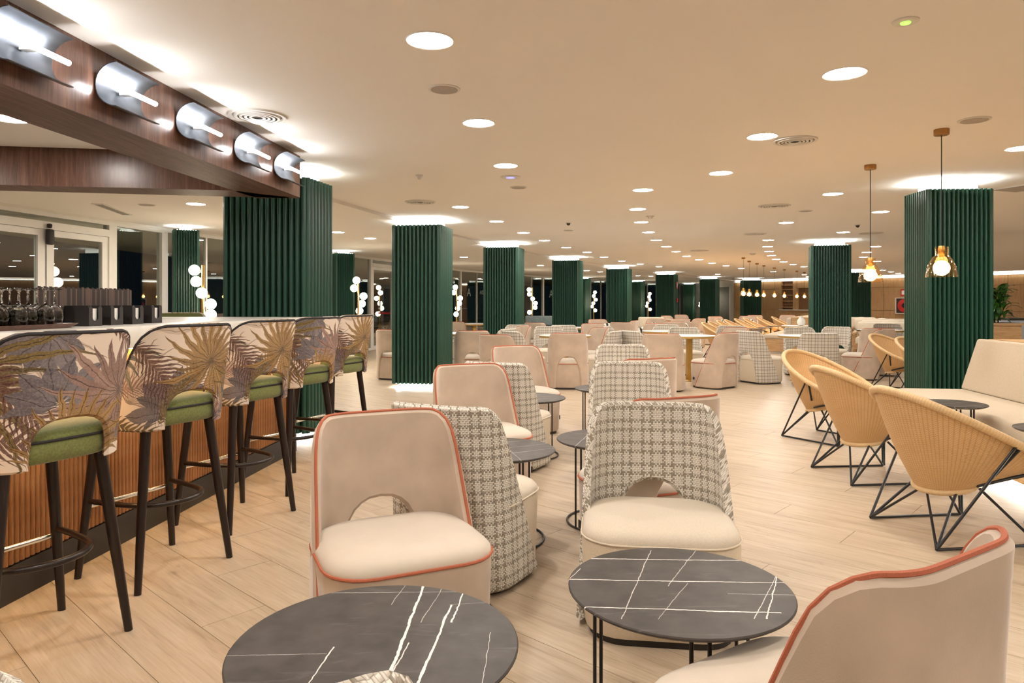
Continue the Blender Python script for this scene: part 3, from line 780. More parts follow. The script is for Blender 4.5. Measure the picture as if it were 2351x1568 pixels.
for k in range(58):
    x, y = BW(-.36+.045, 3.80-.362+.0127*k)
    dark = (k*k+k//3) % 5 not in (0,3)
    o = link('stirrer', sm1 if dark else sm2, None, (x,y,1.135+.004*((k*5)%3)), BR)
    tag(o, 'thin %s drink stirrer standing in the holder on the bar' % ('near-black' if dark else 'brown'), 'stirrer', 'near-black stirrers' if dark else 'brown stirrers')

# ================================================================== chair backs (shared maker)
def back_shell(z0, zt, S0, S1, rc, a, r, yb, wa, za, lean, tx, th, nleg=5, narch=14, nv=12, p=3.2, turn=86, spow=1.0):
    """U-shaped wrap-round back with an arch cut out of its middle; local front is +y.
    returns outer MB, inner MB, edge polyline (rim), uses uv = (s, z-z0)"""
    tr = D(turn); La = r*tr
    def U(s):
        q = abs(s); sg = 1 if s >= 0 else -1
        if q <= a: return (s, -yb)
        if q <= a+La:
            t = (q-a)/r; return (sg*(a+r*math.sin(t)), -yb+r*(1-math.cos(t)))
        e = q-a-La
        return (sg*(a+r*math.sin(tr)+e*math.cos(tr)), -yb+r*(1-math.cos(tr))+e*math.sin(tr))
    def pos(s, z):
        h = (z-z0)/(zt-z0); x, y = U(s)
        return Vector((x*(1-tx*h), y-lean*h*h*.6-lean*h*.4, z))
    def S(z):
        h = (z-z0)/(zt-z0)
        v = S0+(S1-S0)*h**spow
        if z > zt-rc: v -= rc-math.sqrt(max(0,rc*rc-(z-(zt-rc))**2))
        return v
    cols = [('l',1-k/nleg) for k in range(nleg)]
    cols += [('a',-PI/2+PI*k/narch) for k in range(narch+1)]
    cols += [('r',(k+1)/nleg) for k in range(nleg)]
    P = []; ST = []
    for kind, q in cols:
        if kind == 'a':
            s_ = wa*math.copysign(abs(math.sin(q))**(2/p), math.sin(q)); zl = z0+(za-z0)*abs(math.cos(q))**(2/p)
        else: s_ = None; zl = z0
        c = []; st = []
        for j in range(nv+1):
            tt = j/nv
            tt = tt if tt < .6 else .6+.4*math.sin((tt-.6)/.4*PI/2)
            z = zl+(zt-zl)*tt
            if s_ is None:
                s = wa+q*(S(z)-wa); s = -s if kind == 'l' else s
            else: s = s_
            c.append(pos(s,z)); st.append((s,z-z0))
        P.append(c); ST.append(st)
    nc = len(cols)
    def nrm(s, z):
        e = .002
        d1 = pos(s+e,z)-pos(s-e,z); d2 = pos(s,z+e)-pos(s,z-e)
        return d2.cross(d1).normalized()       # points to the inside
    Q = [[P[i][j]+nrm(ST[i][j][0], ST[i][j][1]+z0)*th for j in range(nv+1)] for i in range(nc)]
    rows = [[P[i][j] for i in range(nc)] for j in range(nv+1)]; uv = [[ST[i][j] for i in range(nc)] for j in range(nv+1)]
    rowsI = [[Q[i][j] for i in range(nc-1,-1,-1)] for j in range(nv+1)]; uvI = [[ST[i][j] for i in range(nc-1,-1,-1)] for j in range(nv+1)]
    # boundary
    B = [(i,0) for i in range(nc)] + [(nc-1,j) for j in range(1,nv+1)] + [(i,nv) for i in range(nc-2,-1,-1)] + [(0,j) for j in range(nv-1,0,-1)]
    def nb(i,j):
        return (min(max(i,1),nc-2), min(max(j,1),nv-1))
    mid = []; edge = MB(); n = len(B)
    for (i,j) in B:
        ii, jj = nb(i,j)
        # outward direction: perpendicular to boundary within the surface
        k = B.index((i,j)); a0 = B[k-1]; a1 = B[(k+1)%n]
        tg = (P[a1[0]][a1[1]]-P[a0[0]][a0[1]])
        nn = nrm(ST[i][j][0], ST[i][j][1]+z0)
        od = tg.cross(nn); od = od.normalized() if od.length > 1e-9 else Vector((0,0,1))
        if od.dot(P[i][j]-P[ii][jj]) < 0: od = -od
        mid.append((P[i][j]+Q[i][j])/2+od*th*.42)
    ring0 = [P[i][j] for i,j in B]; ring2 = [Q[i][j] for i,j in B]; us = [ST[i][j] for i,j in B]
    fr = []
    for k in range(n):
        k2 = (k+1) % n
        fr += [(k,n+k,n+k2,k2), (n+k,2*n+k,2*n+k2,n+k2)]
    pts = ring0+mid+ring2
    outer = MB().grid(rows, uv); inner = MB().grid(rowsI, uvI)
    edge.add(pts, fr, us+[(a_+.012,b_+.012) for a_,b_ in us]+[(a_+.024,b_+.024) for a_,b_ in us])
    # seam polyline runs over outer edge: up the left edge, across the top, down the right edge
    seam = [(0,j) for j in range(0,nv+1)] + [(i,nv) for i in range(1,nc)] + [(nc-1,j) for j in range(nv-1,-1,-1)]
    order = list(seam); bi = {ij: k for k, ij in enumerate(B)}
    seam = [mid[bi[ij]] for ij in seam]
    seamP = [P[ij[0]][ij[1]]*.75+mid[bi[ij]]*.25 for ij in order]
    return outer, inner, edge, seam, seamP
def join(*ms):
    o = MB()
    for m in ms:
        b = len(o.v); o.v += m.v; o.f += [tuple(i+b for i in f) for f in m.f]
        for k, u in m.uv.items(): o.uv[b+k] = u
    return o
def smooth_line(pts, it=2):
    P = [Vector(p) for p in pts]
    for _ in range(it):
        P = [P[0]] + [(P[i-1]+P[i]*2+P[i+1])/4 for i in range(1,len(P)-1)] + [P[-1]]
    return P

# ---- low lounge chair (beige velvet or plaid tweed)
def make_lounge(kind):
    root = thing('lounge_chair', 'x', 'chair')
    body = M['velvet'] if kind == 'velvet' else M['linenbase']; seatm = M['velvetseat'] if kind == 'velvet' else M['linen']
    backm = M['velvet'] if kind == 'velvet' else M['plaid']; pm = M['piping'] if kind == 'velvet' else M['paleseam']
    fp = rrect(.592,.545,.15,.17,6,-.027)
    MB().loft([ring(fp,0,.90),ring(fp,.03,.90)]).obj('plinth', M['blackplastic'], root)
    MB().loft([ring(fp,.028,.945),ring(fp,.045,.965),ring(fp,.2,.985),ring(fp,.34,1.0),ring(fp,.362,.995)]).obj('base', body, root)
    st = MB().loft([ring(fp,.362,.992),ring(fp,.372,1.0),ring(fp,.388,.985),ring(fp,.402,.945),ring(fp,.414,.86),ring(fp,.422,.70),ring(fp,.427,.45),ring(fp,.429,.2)]).obj('seat_cushion', seatm, root, 60)
    MB().tube(ring(fp,.371,1.006), .0055 if kind == 'velvet' else .0035, 6, True).obj('piping', pm, st)
    o, i, e, seam, _ = back_shell(.03,.80,.61,.315,.075,.118,.186,.312,.20,.49,.035,.05,.032,nleg=7,nv=18,narch=18,p=2.5)
    bk = join(o,i,e).obj('backrest', backm, root, 60)
    if kind == 'velvet': MB().tube(smooth_line(seam,1), .0062, 6).obj('piping', pm, bk)
    t = MB().box(-.002,.002,-.014,.014,-.02,.02).obj('label_tag', M['blackplastic'], root, 0); t.location = (-.296,.12,.14)
    return Proto(root)
velvet = make_lounge('velvet'); plaid = make_lounge('plaid')
def face(dx, dy): return math.atan2(dy,dx)-PI/2      # rotation turning local +y to (dx,dy)
def V(x,y,dx,dy,label,group=None): return velvet.place((x,y,0), face(dx,dy), label, group)
def Pl(x,y,dx,dy,label,group=None): return plaid.place((x,y,0), face(dx,dy), label, group)
NEAR = 'low chairs around the small black tables'
V(-.395,2.50,.42,-.91,'beige velvet chair with rust piping facing us behind the front-left black table', NEAR)
Pl(.575,2.74,-.13,-1,'plaid tweed chair with cream seat facing us behind the front-right black table', NEAR)
Pl(-.20,3.28,.42,.91,'plaid chair seen from behind, back to back with the front velvet chair', NEAR)
V(.66,3.50,-.40,.92,'velvet chair seen from behind, back to back with the front plaid chair', NEAR)
V(-.19,4.63,.42,-.91,'second velvet chair facing us in the left column of chairs', NEAR)
Pl(-.02,5.42,.42,.91,'second plaid chair from behind in the left column of chairs', NEAR)
V(.14,6.75,.42,-.91,'third velvet chair facing us in the left column of chairs', NEAR)
Pl(.83,4.85,-.10,-1,'second plaid chair facing us in the right column of chairs', NEAR)
V(.98,5.72,-.40,.92,'second velvet chair from behind in the right column of chairs, only its top showing', NEAR)
Pl(1.12,6.98,-.08,-1,'third plaid chair facing us in the right column of chairs', NEAR)
V(.605,1.48,-.54,.84,'velvet chair with rust piping cut off at the bottom right corner', NEAR)
Pl(-.385,1.113,0,1,'plaid chair at the bottom edge with only its back corners in view', NEAR)

# ---- dining groups further back
DIN = 'chairs around the gold-edged tables'
V(.82,10.30,.05,1,'velvet chair from behind with arched opening, in front of the left gold-edged table', DIN)
Pl(.22,11.0,.85,.5,'plaid chair left of the velvet chair with the arched opening', DIN)
V(1.28,12.0,-.9,-.4,'velvet chair at the right side of the left gold-edged table', DIN)
Pl(1.36,11.0,-.85,.4,'plaid chair just right of the left gold-edged table', DIN)
Pl(.70,12.6,.1,-1,'plaid chair facing us behind the left gold-edged table', DIN)
V(2.18,10.05,.28,.96,'large velvet chair from behind in front of the gold table leg', DIN)
V(2.98,10.35,-.62,.78,'velvet chair in side view right of the gold table leg', DIN)
Pl(2.12,11.05,.9,.35,'plaid chair left of the gold table leg', DIN)
Pl(3.02,12.15,-.15,-1,'plaid chair facing us behind the gold table leg', DIN)
V(3.68,12.0,-.8,-.5,'velvet chair half hidden behind the plaid chair at the gold leg', DIN)
Pl(4.10,13.0,-.3,-1,'plaid chair left of the aisle with rattan chairs behind it', DIN)
Pl(3.92,10.97,.9,.42,'plaid chair in side view at the right edge of the aisle', DIN)
Pl(4.54,10.45,.15,1,'plaid chair from behind next to the nearest rattan chair', DIN)
Pl(5.05,12.05,-.05,-1,'plaid chair facing us behind the right gold-edged table', DIN)
Pl(5.72,12.55,-.8,-.6,'plaid chair in front of the right slatted column', DIN)
V(5.72,11.5,-.85,.5,'velvet chair in side view left of the arched-back velvet chair on the right', DIN)
V(6.32,12.1,.35,.94,'velvet chair from behind with arched opening near the right slatted column', DIN)
Pl(7.75,14.3,-.3,-1,'plaid chair facing us behind the rightmost gold-edged table', DIN)
V(-1.88,11.5,.35,.94,'velvet chair from behind at the left side of the nearest slatted column', DIN)
V(-.64,11.1,-.1,1,'velvet chair from behind just right of the nearest slatted column', DIN)
Pl(-.30,11.95,-.85,.5,'plaid chair in narrow side view right of the nearest slatted column', DIN)
V(-.02,12.85,-.9,-.4,'velvet chair facing left between first and second slatted columns', DIN)
Pl(-.02,13.6,-.5,-.85,'plaid chair in front of the second slatted column', DIN)
V(-.10,9.75,.5,.85,'velvet chair with only its top showing behind the third velvet chair', DIN)
V(-1.3,15.6,.1,-1,'velvet chair facing us behind the nearest slatted column', DIN)
V(.55,15.4,.3,.95,'velvet chair from behind right of the second slatted column', DIN)
FARG = 'far chairs in the middle of the lounge'
farc = [('v',2.3,17.9,.3,-1),('v',2.75,17.2,-.8,.4),('v',2.55,15.7,.5,.85),('v',3.0,15.0,-.2,1),('v',3.8,18.6,-.4,-.9),('v',4.5,18.3,.1,-1),('v',3.85,16.2,.5,.85),('v',5.0,19.4,-.6,.8),
        ('v',6.5,21.8,.3,-1),('v',5.9,20.9,-.8,.5),('v',7.6,22.4,-.2,-1),('v',6.2,25.0,.3,-1),('v',8.3,24.0,-.5,-.8),('v',9.6,24.4,-.5,-.8),('v',5.3,23.0,.6,-.8),('v',1.75,14.2,.3,-1),
        ('p',2.05,12.9,.9,-.3),('p',2.95,13.8,-.6,-.8),('p',1.05,13.3,.2,-1)]
seen = {'v':0,'p':0}
for c in farc:
    k, x, y, dx, dy = c
    px = 1175.5+1600*x/y
    (V if k == 'v' else Pl)(x, y, dx, dy, 'far %s chair' % ('beige' if k == 'v' else 'plaid'), FARG)['_px'] = px
for nm in ('beige','plaid'):
    L = sorted([o for o in C.objects if o.get('group') == FARG and nm in o['label']], key=lambda o: o['_px'])
    for q, o in enumerate(L):
        o['label'] = 'small far %s chair in the middle distance, %s from the left of its kind' % (nm, ORD[q]); del o['_px']
# striped cushions on some far chairs
zm = MB().sphere((0,0,0),.2,14,9,1,.35,.8).mesh('cushion', M['zebra'], 60)
for k, (x,y) in enumerate(((2.42,17.62),(2.9,15.2),(3.74,18.4),(4.52,18.12),(4.93,19.5),(6.46,21.6),(7.55,22.2),(8.2,23.8))):
    o = link('cushion', zm, None, (x,y,.575), .4*k)
    tag(o, 'black and white striped cushion on a far chair, %s from the left' % ORD[k], 'cushion', 'striped cushions on far chairs')

# ================================================================== bar stools
def make_stool(pm):
    root = thing('bar_stool', 'x', 'bar stool')
    fp = rrect(.47,.45,.09,.15,6)
    st = MB().loft([ring(fp,.700,.90),ring(fp,.706,.95),ring(fp,.735,.985),ring(fp,.770,.985),ring(fp,.778,.975),ring(fp,.786,.985),ring(fp,.800,.96),ring(fp,.812,.86),ring(fp,.819,.6),ring(fp,.822,.3)]).obj('seat', M['greenvelvet'], root, 60)
    MB().tube(ring(fp,.777,.99), .005, 6, True).obj('piping', M['blackpiping'], st)
    legs = ((.175,.165,.245,.205),(-.175,.165,-.245,.205),(.165,-.150,.245,-.205),(-.165,-.150,-.245,-.205))
    for (x0,y0,x1,y1) in legs:
        MB().tube([(x0,y0,.71),((x0+x1)/2,(y0+y1)/2,.355),(x1,y1,0.0)], [.023,.020,.015], 12).obj('leg', M['darkwood'], root, 50)
    # bent footrest from front leg round the back to the other front leg
    def lp(x0,y0,x1,y1,z): t = 1-z/.71; return (x0+(x1-x0)*t, y0+(y1-y0)*t)
    zf = .345; fx, fy = lp(*legs[0],zf); rx, ry = lp(*legs[2],zf)
    pts = [(fx,fy,zf),(fx-.004,fy-.12,zf)]
    cx, cy = 0, ry+.16; aw = rx-.03; bh = .16
    for k in range(17):
        a = -PI*k/16
        pts.append((aw*math.cos(a), cy-.0+bh*math.sin(a)*1.02-.02, zf))
    pts += [(-fx+.004,fy-.12,zf),(-fx,fy,zf)]
    MB().tube(smooth_line(pts,1), .0125, 10).obj('footrest', M['darkwood'], root, 60)
    MB().tube([(fx-.01,fy+.012,zf-.03),(-fx+.01,fy+.012,zf-.03)], .0105, 10).obj('front_bar', M['chrome'], root, 60)
    o, i, e, _, seam = back_shell(.695,1.145,.425,.225,.078,.085,.155,.248,.145,.860,.05,-.12,.024, nleg=7, nv=16, p=2.9, turn=80)
    bk = join(o,e).obj('backrest', pm, root, 60)
    i.obj('lining', M['greenvelvet'], bk, 60)
    MB().tube(smooth_line([Vector(s) for s in seam],1), .0068, 6).obj('piping', M['blackpiping'], bk)
    return Proto(root)
stA = make_stool(M['print_a']); stB = make_stool(M['print_b'])
sdir = face(-.905,.425)
base = Vector((-1.678,3.29)); step = Vector((.076,.762))
for k in range(5):
    p = base + step*(k-1)
    pr = (stB if k in (0,3) else stA)
    pr.place((p.x,p.y,0), sdir+random.uniform(-.02,.02), 'leaf-print bar stool with olive green seat, %s from the left along the bar' % ORD[k], 'leaf-print stools along the bar')
stA.place((-3.15,6.45,0), face(.1,-1), 'olive green stool back just showing above the far bar top', 'leaf-print stools along the bar')

# ================================================================== small black tables
def make_table(mt, r=.30, h=.475, n=3):
    root = thing('side_table', 'x', 'table')
    MB().lathe([(r-.03,h-.020),(r-.008,h-.012),(r,h-.006),(r,h-.003),(r-.003,h)], 64).obj('table_top', mt, root, 30)
    for k in range(n):
        a = 2*PI*k/n+.5
        for s in (-.09,.09):
            x, y = (r-.06)*math.cos(a+s), (r-.06)*math.sin(a+s)
            MB().tube([(x,y,h-.018),(x,y,.006)], .0055, 8).obj('leg', M['black'], root)
    MB().tube([((r-.06)*math.cos(2*PI*k/40),(r-.06)*math.sin(2*PI*k/40),.0065) for k in range(40)], .0062, 8, True).obj('base_ring', M['black'], root)
    return Proto(root)
tA = make_table(M['marble_a'], .327, .47); tB = make_table(M['marble_b'], .305, .465); tC = make_table(M['marble_c'], .30)
SG = 'small round black tables'
tA.place((-.312,1.60,0), 0, 'front-left round black marble table with bold white veins', SG)
tB.place((.462,1.93,0), 0, 'front-right round black marble table with straight thin veins', SG)
tC.place((-.07,3.70,0), .4, 'black side table right of the front velvet chair, in the left column', SG)
tC.place((.555,3.98,0), 1.2, 'black side table behind the front plaid chair, in the right column', SG)
tC.place((.14,5.72,0), .2, 'farther black side table in the left column of chairs', SG)
tC.place((.87,6.33,0), .9, 'farther black side table in the right column of chairs', SG)
tE = make_table(M['marble_c'], .205, .55)
tE.place((3.08,4.86,0), .3, 'black side table in front of the long bench', SG)
tE.place((3.02,3.86,0), .3, 'black side table cut by the right edge of the picture', SG)

# ---- gold-edged dining tables
def make_dining():
    root = thing('dining_table', 'x', 'table')
    MB().lathe([(.418,.715),(.420,.722),(.415,.725)], 48).obj('table_top', M['tabletop_white'], root, 30)
    MB().lathe([(.40,.690),(.421,.690),(.421,.7155),(.40,.7155)], 48, cap0=False, cap1=False).obj('edge_band', M['gold'], root, 30)
    MB().box(-.04,.04,-.04,.04,.02,.70).obj('post', M['gold'], root, 35, .006)
    MB().lathe([(.24,0),(.24,.012),(.22,.02)], 36).obj('foot', M['gold'], root, 30)
    return Proto(root)
dt = make_dining(); DG = 'gold-edged dining tables'
for x, y, lab in ((.86,11.3,'white table with gold edge behind the velvet chair with arched opening'),(2.86,11.25,'white table with gold edge and square gold leg in full view'),
                  (4.72,11.2,'white table with gold edge beside the plaid chair seen from behind'),(7.2,13.6,'white table with gold edge left of the bench column'),
                  (-.95,12.1,'white table with gold edge right of the nearest slatted column'),(1.25,14.9,'far gold-edged table in front of the third slatted column'),
                  (2.85,13.0,'gold-edged table behind the one with the visible gold leg'),(-.95,17.6,'far gold-edged table seen left of the second slatted column'),(5.2,22.0,'far gold-edged table in front of the fifth slatted column')):
    dt.place((x,y,0), .3, lab, DG)

# ================================================================== rattan chairs (local front is +x)
def make_rattan():
    root = thing('rattan_chair', 'x', 'chair')
    n = 56
    def ringp(t, grow=0.0):
        # t 0 = rim, 1 = bottom ring
        out = []
        for k in range(n):
            a = 2*PI*k/n
            rx, ry = math.cos(a), math.sin(a)
            R0 = Vector((.045+.42*rx, .375*ry, .570-.205*rx+.010*math.cos(2*a)))
            B0 = Vector((-.03+.135*rx, .160*ry, .270+.030*rx))
            bul = math.sin(t*PI)*.018
            p = R0.lerp(B0, t)
            d = Vector((rx*.6, ry, -.55)).normalized()
            out.append(p + d*(bul+grow))
        return out
    ts = [0,.1,.22,.35,.48,.6,.72,.84,.93,1.0]
    b = MB(); rows = []; uvs = []; L = 0
    for j, t in enumerate(ts):
        r = ringp(t); rows.append(r+[r[0]]); uvs.append([(k/n, t*.42) for k in range(n+1)])
    inner_rows = [list(reversed([p + Vector((0,0,.012)) for p in rr])) for rr in rows]; uvi = [list(reversed(u)) for u in uvs]
    b = join(MB().grid(rows, uvs), MB().grid(inner_rows, uvi))
    # bowl bottom
    r0 = ringp(1.0); rr = []; uu = []
    for j, s in enumerate((1,.66,.33,.02)):
        c = Vector((-.03,0,.262))
        rr.append([c+(p-c)*s for p in r0+[r0[0]]]); uu.append([(k/n,.42+.2*(1-s)) for k in range(n+1)])
    b = join(b, MB().grid(rr, uu))
    b.obj('shell', M['rattan'], root, 80)
    def tubeuv(pts, r, nm):
        t = MB().tube(pts, r, 10, True)
        for i in range(len(t.v)): t.uv[i] = ((i//10)/len(pts), 0)
        return t.obj(nm, M['rim'], root, 80)
    tubeuv(ringp(0,.004), .021, 'rim')
    tubeuv(ringp(1.0,.002), .015, 'lower_rim')
    for s in (-1,1):
        rf, ff = (-.285,.265*s,.009), (.285,.265*s,.009)
        MB().tube([rf,ff], .0075, 8).obj('floor_rod', M['black'], root)
        for nm, p, q in (('rear_rod',rf,(.055,.385*s,.555)),('rear_rod',rf,(-.08,.15*s,.262)),('front_rod',ff,(.30,.31*s,.445)),('front_rod',ff,(.05,.15*s,.275)),('front_rod',(ff[0]+.01,ff[1],ff[2]),(.325,.30*s,.435)),
                         ('side_bracket',(.08,.385*s,.545),(.03,.27*s,.375))):
            MB().tube([p,q], .0075 if nm != 'side_bracket' else .009, 8).obj(nm, M['black'], root)
        MB().tube([(.0,.19*s,.30),(.37,.285*s,.405)], .009, 8).obj('seat_rod', M['black'], root)
    MB().tube([(-.285,.265,.009),(-.14,.0,.262),(-.285,-.265,.009)], .0075, 8).obj('cross_rod', M['black'], root)
    tg = MB().box(-.045,.045,-.012,.012,-.0015,.0015).obj('red_tag', M['redbelt'], root, 0); tg.location = (.34,-.17,.40); tg.rotation_euler = (0,.35,.5)
    return Proto(root)
rat = make_rattan(); RG = 'woven rattan tub chairs'
rat.place((2.385,3.80,0), D(7), 'nearest rattan tub chair on black rods, at the right edge', RG)
rat.place((2.57,5.03,0), D(5), 'second nearest rattan tub chair, between two others', RG)
rat.place((2.90,6.42,0), D(-58), 'rattan tub chair turned to show its inside, third in the front row', RG)
rat.place((5.50,9.9,0), D(-58), 'rattan tub chair left of the bench column, the farther one', RG)
rat.place((5.36,8.95,0), D(-58), 'rattan tub chair left of the bench column, the nearer one', RG)
far_r = [(4.75,16.0),(5.15,16.9),(5.62,17.8),(6.10,18.7),(6.75,19.9),(7.3,20.8),(8.1,21.9),(8.9,23.1-.3)]
for k, (x,y) in enumerate(far_r):
    rat.place((x,y,0), D(-30), 'rattan tub chair in the far row, %s from the left' % ORD[k], 'far row of rattan chairs')
tD = make_table(M['marble_c'], .19, .60)
for k, (x,y) in enumerate(((5.40,15.6),(5.80,16.5),(6.13,17.5),(6.68,18.36),(7.33,19.56))):
    tD.place((x,y,0), .3*k, 'black table in front of the far rattan row, %s from the left' % ORD[k], 'black tables of the far rattan row')

# ================================================================== benches
bn = thing('long_bench', 'oatmeal upholstered bench with wooden base and high back on the right', 'bench', (3.52,6.42,0), D(-8.2))
# local: x to the right (towards the back), y along the bench; it runs to -y (towards the viewer)
MB().box(.10,.62,-4.6,-.04,.055,.33).obj('wood_base', M['oak'], bn, 0)
MB().box(.14,.60,-4.58,-.06,0,.05).obj('recessed_plinth', M['white'], bn, 0)
MB().box(.115,.13,-4.55,-.08,.046,.055).obj('under_bench_led', M['cove'], bn, 0)
MB().box(0,.66,-4.6,0,.33,.47).obj('seat_cushion', M['bench'], bn, 40, .045, 4)
for a, b in ((-1.72,.0),(-3.4,-1.73),(-4.6,-3.41)):
    poly = [(.56,.47),(.70,.47),(.78,.92),(.70,.925)]
    p = [(x,a+.004,z) for x,z in poly]+[(x,b-.004,z) for x,z in poly]
    MB().add(p,[(0,1,2,3),(7,6,5,4),(0,4,5,1),(1,5,6,2),(2,6,7,3),(3,7,4,0)]).obj('back_cushion', M['bench'], bn, 40, .02, 3)
MB().box(.78,1.06,-4.6,-.10,0,.90).obj('back_box', M['oak'], bn, 0)
MB().box(.77,1.08,-4.6,-.06,.90,.925).obj('top_ledge', M['oak'], bn, 0)
# far bench with wooden end
fbn = thing('far_bench', 'far cream bench with oak end panel behind the aisle', 'bench', (6.22,17.15,0), D(-30))
MB().box(0,.62,.05,5.0,.06,.36).obj('wood_base', M['oak'], fbn, 0)
MB().box(.05,.6,.1,4.9,0,.06).obj('recessed_plinth', M['white'], fbn, 0)
MB().box(-.05,.62,.03,5.0,.36,.47).obj('seat_cushion', M['bench'], fbn, 40, .03, 3)
MB().box(.50,.62,.03,5.0,.47,.88).obj('back_cushion', M['bench'], fbn, 40, .03, 3)
MB().box(.62,1.15,0,5.0,0,.88).obj('back_box', M['oak'], fbn, 0)
MB().box(.60,1.17,-.01,5.0,.88,.90).obj('top_ledge', M['oak'], fbn, 0)
MB().box(.0,.03,.1,4.9,.03,.045).obj('under_bench_led', M['warmstrip'], fbn, 0)
# cream vase behind the far bench
vs_ = tag(MB().lathe([(.05,0),(.10,.03),(.13,.10),(.12,.18),(.07,.25),(.055,.29),(.065,.31)],20).obj('ceramic_vase', M['white'], None, 50), 'cream round vase beside the right slatted column', 'vase'); vs_.location = (6.6,15.9,.725); vs_.scale = (.7,.7,.7)
vt = dt.place((6.6,15.9,0), .1, 'small table carrying the cream vase left of the right slatted column', DG)

# cream sofas far right
def sofa(x, y, rz, w, lab, mt='cushion'):
    r = thing('lounge_sofa', lab, 'sofa', (x,y,0), rz, None)
    MB().box(-w/2,w/2,-.38,.38,.18,.30).obj('frame', M['oak'], r, 0)
    MB().box(-w/2+.04,w/2-.04,-.34,.40,.30,.46).obj('seat_cushion', M[mt], r, 40, .04, 3)
    MB().box(-w/2+.04,w/2-.04,-.42,-.26,.46,.80).obj('back_cushion', M[mt], r, 40, .05, 3)
    for s in (-1,1):
        MB().box(s*w/2-.03,s*w/2+.03,-.40,.40,.52,.56).obj('armrest', M['oak'], r, 0)
        for yy in (-.36,.36): MB().tube([(s*w/2,yy,0),(s*w/2,yy*.9,.54)], .022, 8).obj('leg', M['oak'], r)
    return r
def pillow(x,y,z,rz,lab):
    o = tag(MB().sphere((0,0,0),.24,16,9,1,.34,.62).obj('pillow', M['cushion'], None, 60), lab, 'pillow', 'cream pillows on the far sofas')
    o.location = (x,y,z); o.rotation_euler = (0,0,rz)
sofa(8.7,16.0,D(150),1.5,'cream sofa with wooden arms just left of the bench column')
sofa(9.65,17.6,D(150),1.6,'cream sofa with wooden arms behind the first far sofa')
sofa(10.35,19.4,D(150),1.6,'cream sofa farther back left of the bench column')
sofa(11.0,21.9,D(-40),1.0,'cream armchair with wooden frame right of the slatted column behind the plaid chairs')
pillow(8.6,15.95,.66,D(-30),'cream pillow on the sofa just left of the bench column'); pillow(9.5,17.5,.68,D(-30),'cream pillow on the second far sofa'); pillow(10.25,19.3,.68,D(-30),'cream pillow on the farthest sofa'); pillow(10.95,21.85,.66,D(-40),'cream pillow on the far armchair')
sofa(1.0,23.6,D(170),1.3,'blue-grey sofa by the window left of the third slatted column','bluegrey')
sofa(4.2,21.6,D(150),.9,'pale sofa beyond the gold-edged tables','cushion')
sofa(-3.05,21.2,D(100),1.8,'charcoal sofa outside the glass door','darkfabric').location = (-4.3,22.0,0)

# red belt barrier outside the glass door
bb = thing('belt_barrier', 'black belt barrier post with red belt outside the glass door', 'barrier', (-4.18,20.2,0), 0)
MB().lathe([(.16,0),(.16,.02),(.03,.04),(.03,.92),(.045,.93),(.045,1.0),(.02,1.02)],16).obj('post', M['black'], bb)
MB().box(.04,1.6,-.004,.004,.92,.97).obj('belt', M['redbelt'], bb, 0)

# ================================================================== plant, bin, fire fittings
pl = thing('planter', 'light oak planter box behind the long bench', 'planter', (8.45,12.2,0), D(-6))
MB().box(-.28,.28,-.28,.28,0,.86).obj('box', M['oak'], pl, 0, 0)
MB().box(-.30,.30,-.30,.30,.86,.90).obj('lip', M['oak'], pl, 0)
MB().box(-.26,.26,-.26,.26,.86,.903).obj('soil', M['soil'], pl, 0)
plant = thing('leafy_plant', 'dark green leafy plant growing in the oak planter', 'plant', (8.45,12.2,.90))
lm = MB().grid([[(-.5*w,t*.34,.10*math.sin(t*PI)-.05*t) if i == 0 else ((0,t*.34,.10*math.sin(t*PI)-.05*t-.012) if i == 1 else (.5*w,t*.34,.10*math.sin(t*PI)-.05*t)) for i in range(3)] for t, w in ((0,.012),(.15,.05),(.4,.10),(.7,.085),(.9,.04),(1,.004))]).mesh('leaf', M['leaf'], 60)
rnd = random.Random(4)
for st_ in range(3):
    MB().tube([(.06*(st_-1),0,0),(.08*(st_-1),.03,.35),(.10*(st_-1),.0,.55)], .012, 6).obj('stem', M['soil'], plant)
for k in range(90):
    o = link('leaf', lm, plant, (rnd.uniform(-.14,.14), rnd.uniform(-.12,.12), rnd.uniform(.02,.55)))
    o.rotation_euler = (rnd.uniform(.0,1.1), 0, rnd.uniform(0,2*PI))
    s = rnd.uniform(.6,.95); o.scale = (s,s,s)
bi_ = thing('waste_bin', 'grey rectangular bin with black lid at the right edge', 'bin', (9.15,12.6,0), D(-10))
MB().box(-.25,.25,-.25,.25,0,.94).obj('body', M['greybin'], bi_, 30, .01)
MB().box(-.26,.26,-.26,.26,.94,.975).obj('lid', M['blackplastic'], bi_, 30, .006)

def on_wall(t, z, dn=-.03):
    p = BA + bd*t; nrm_ = Vector((bd.y,-bd.x)); 
    return (p.x+nrm_.x*(-dn), p.y+nrm_.y*(-dn), z)
rzw = math.atan2(bd.y,bd.x)
p_ = on_wall(9.55,1.12); fh = thing('fire_hose_cabinet', 'grey framed cabinet with red round hose reel on the oak wall', 'fire hose', p_, rzw)
MB().box(-.42,.42,-.14,0,-.36,.36).obj('frame', M['vent'], fh, 0)
MB().box(-.37,.37,-.145,-.13,-.32,.32).obj('dark_panel', M['blackplastic'], fh, 0)
rl = MB().lathe([(.30,0),(.30,.03),(.27,.045),(.12,.045),(.10,.02)],32).obj('reel', M['red'], fh, 40); rl.rotation_euler = (PI/2,0,0); rl.location = (0,-.14,0)
hb = MB().lathe([(.10,0),(.10,.05)],24).obj('hub', M['black'], fh, 40); hb.rotation_euler = (PI/2,0,0); hb.location = (0,-.14,0)
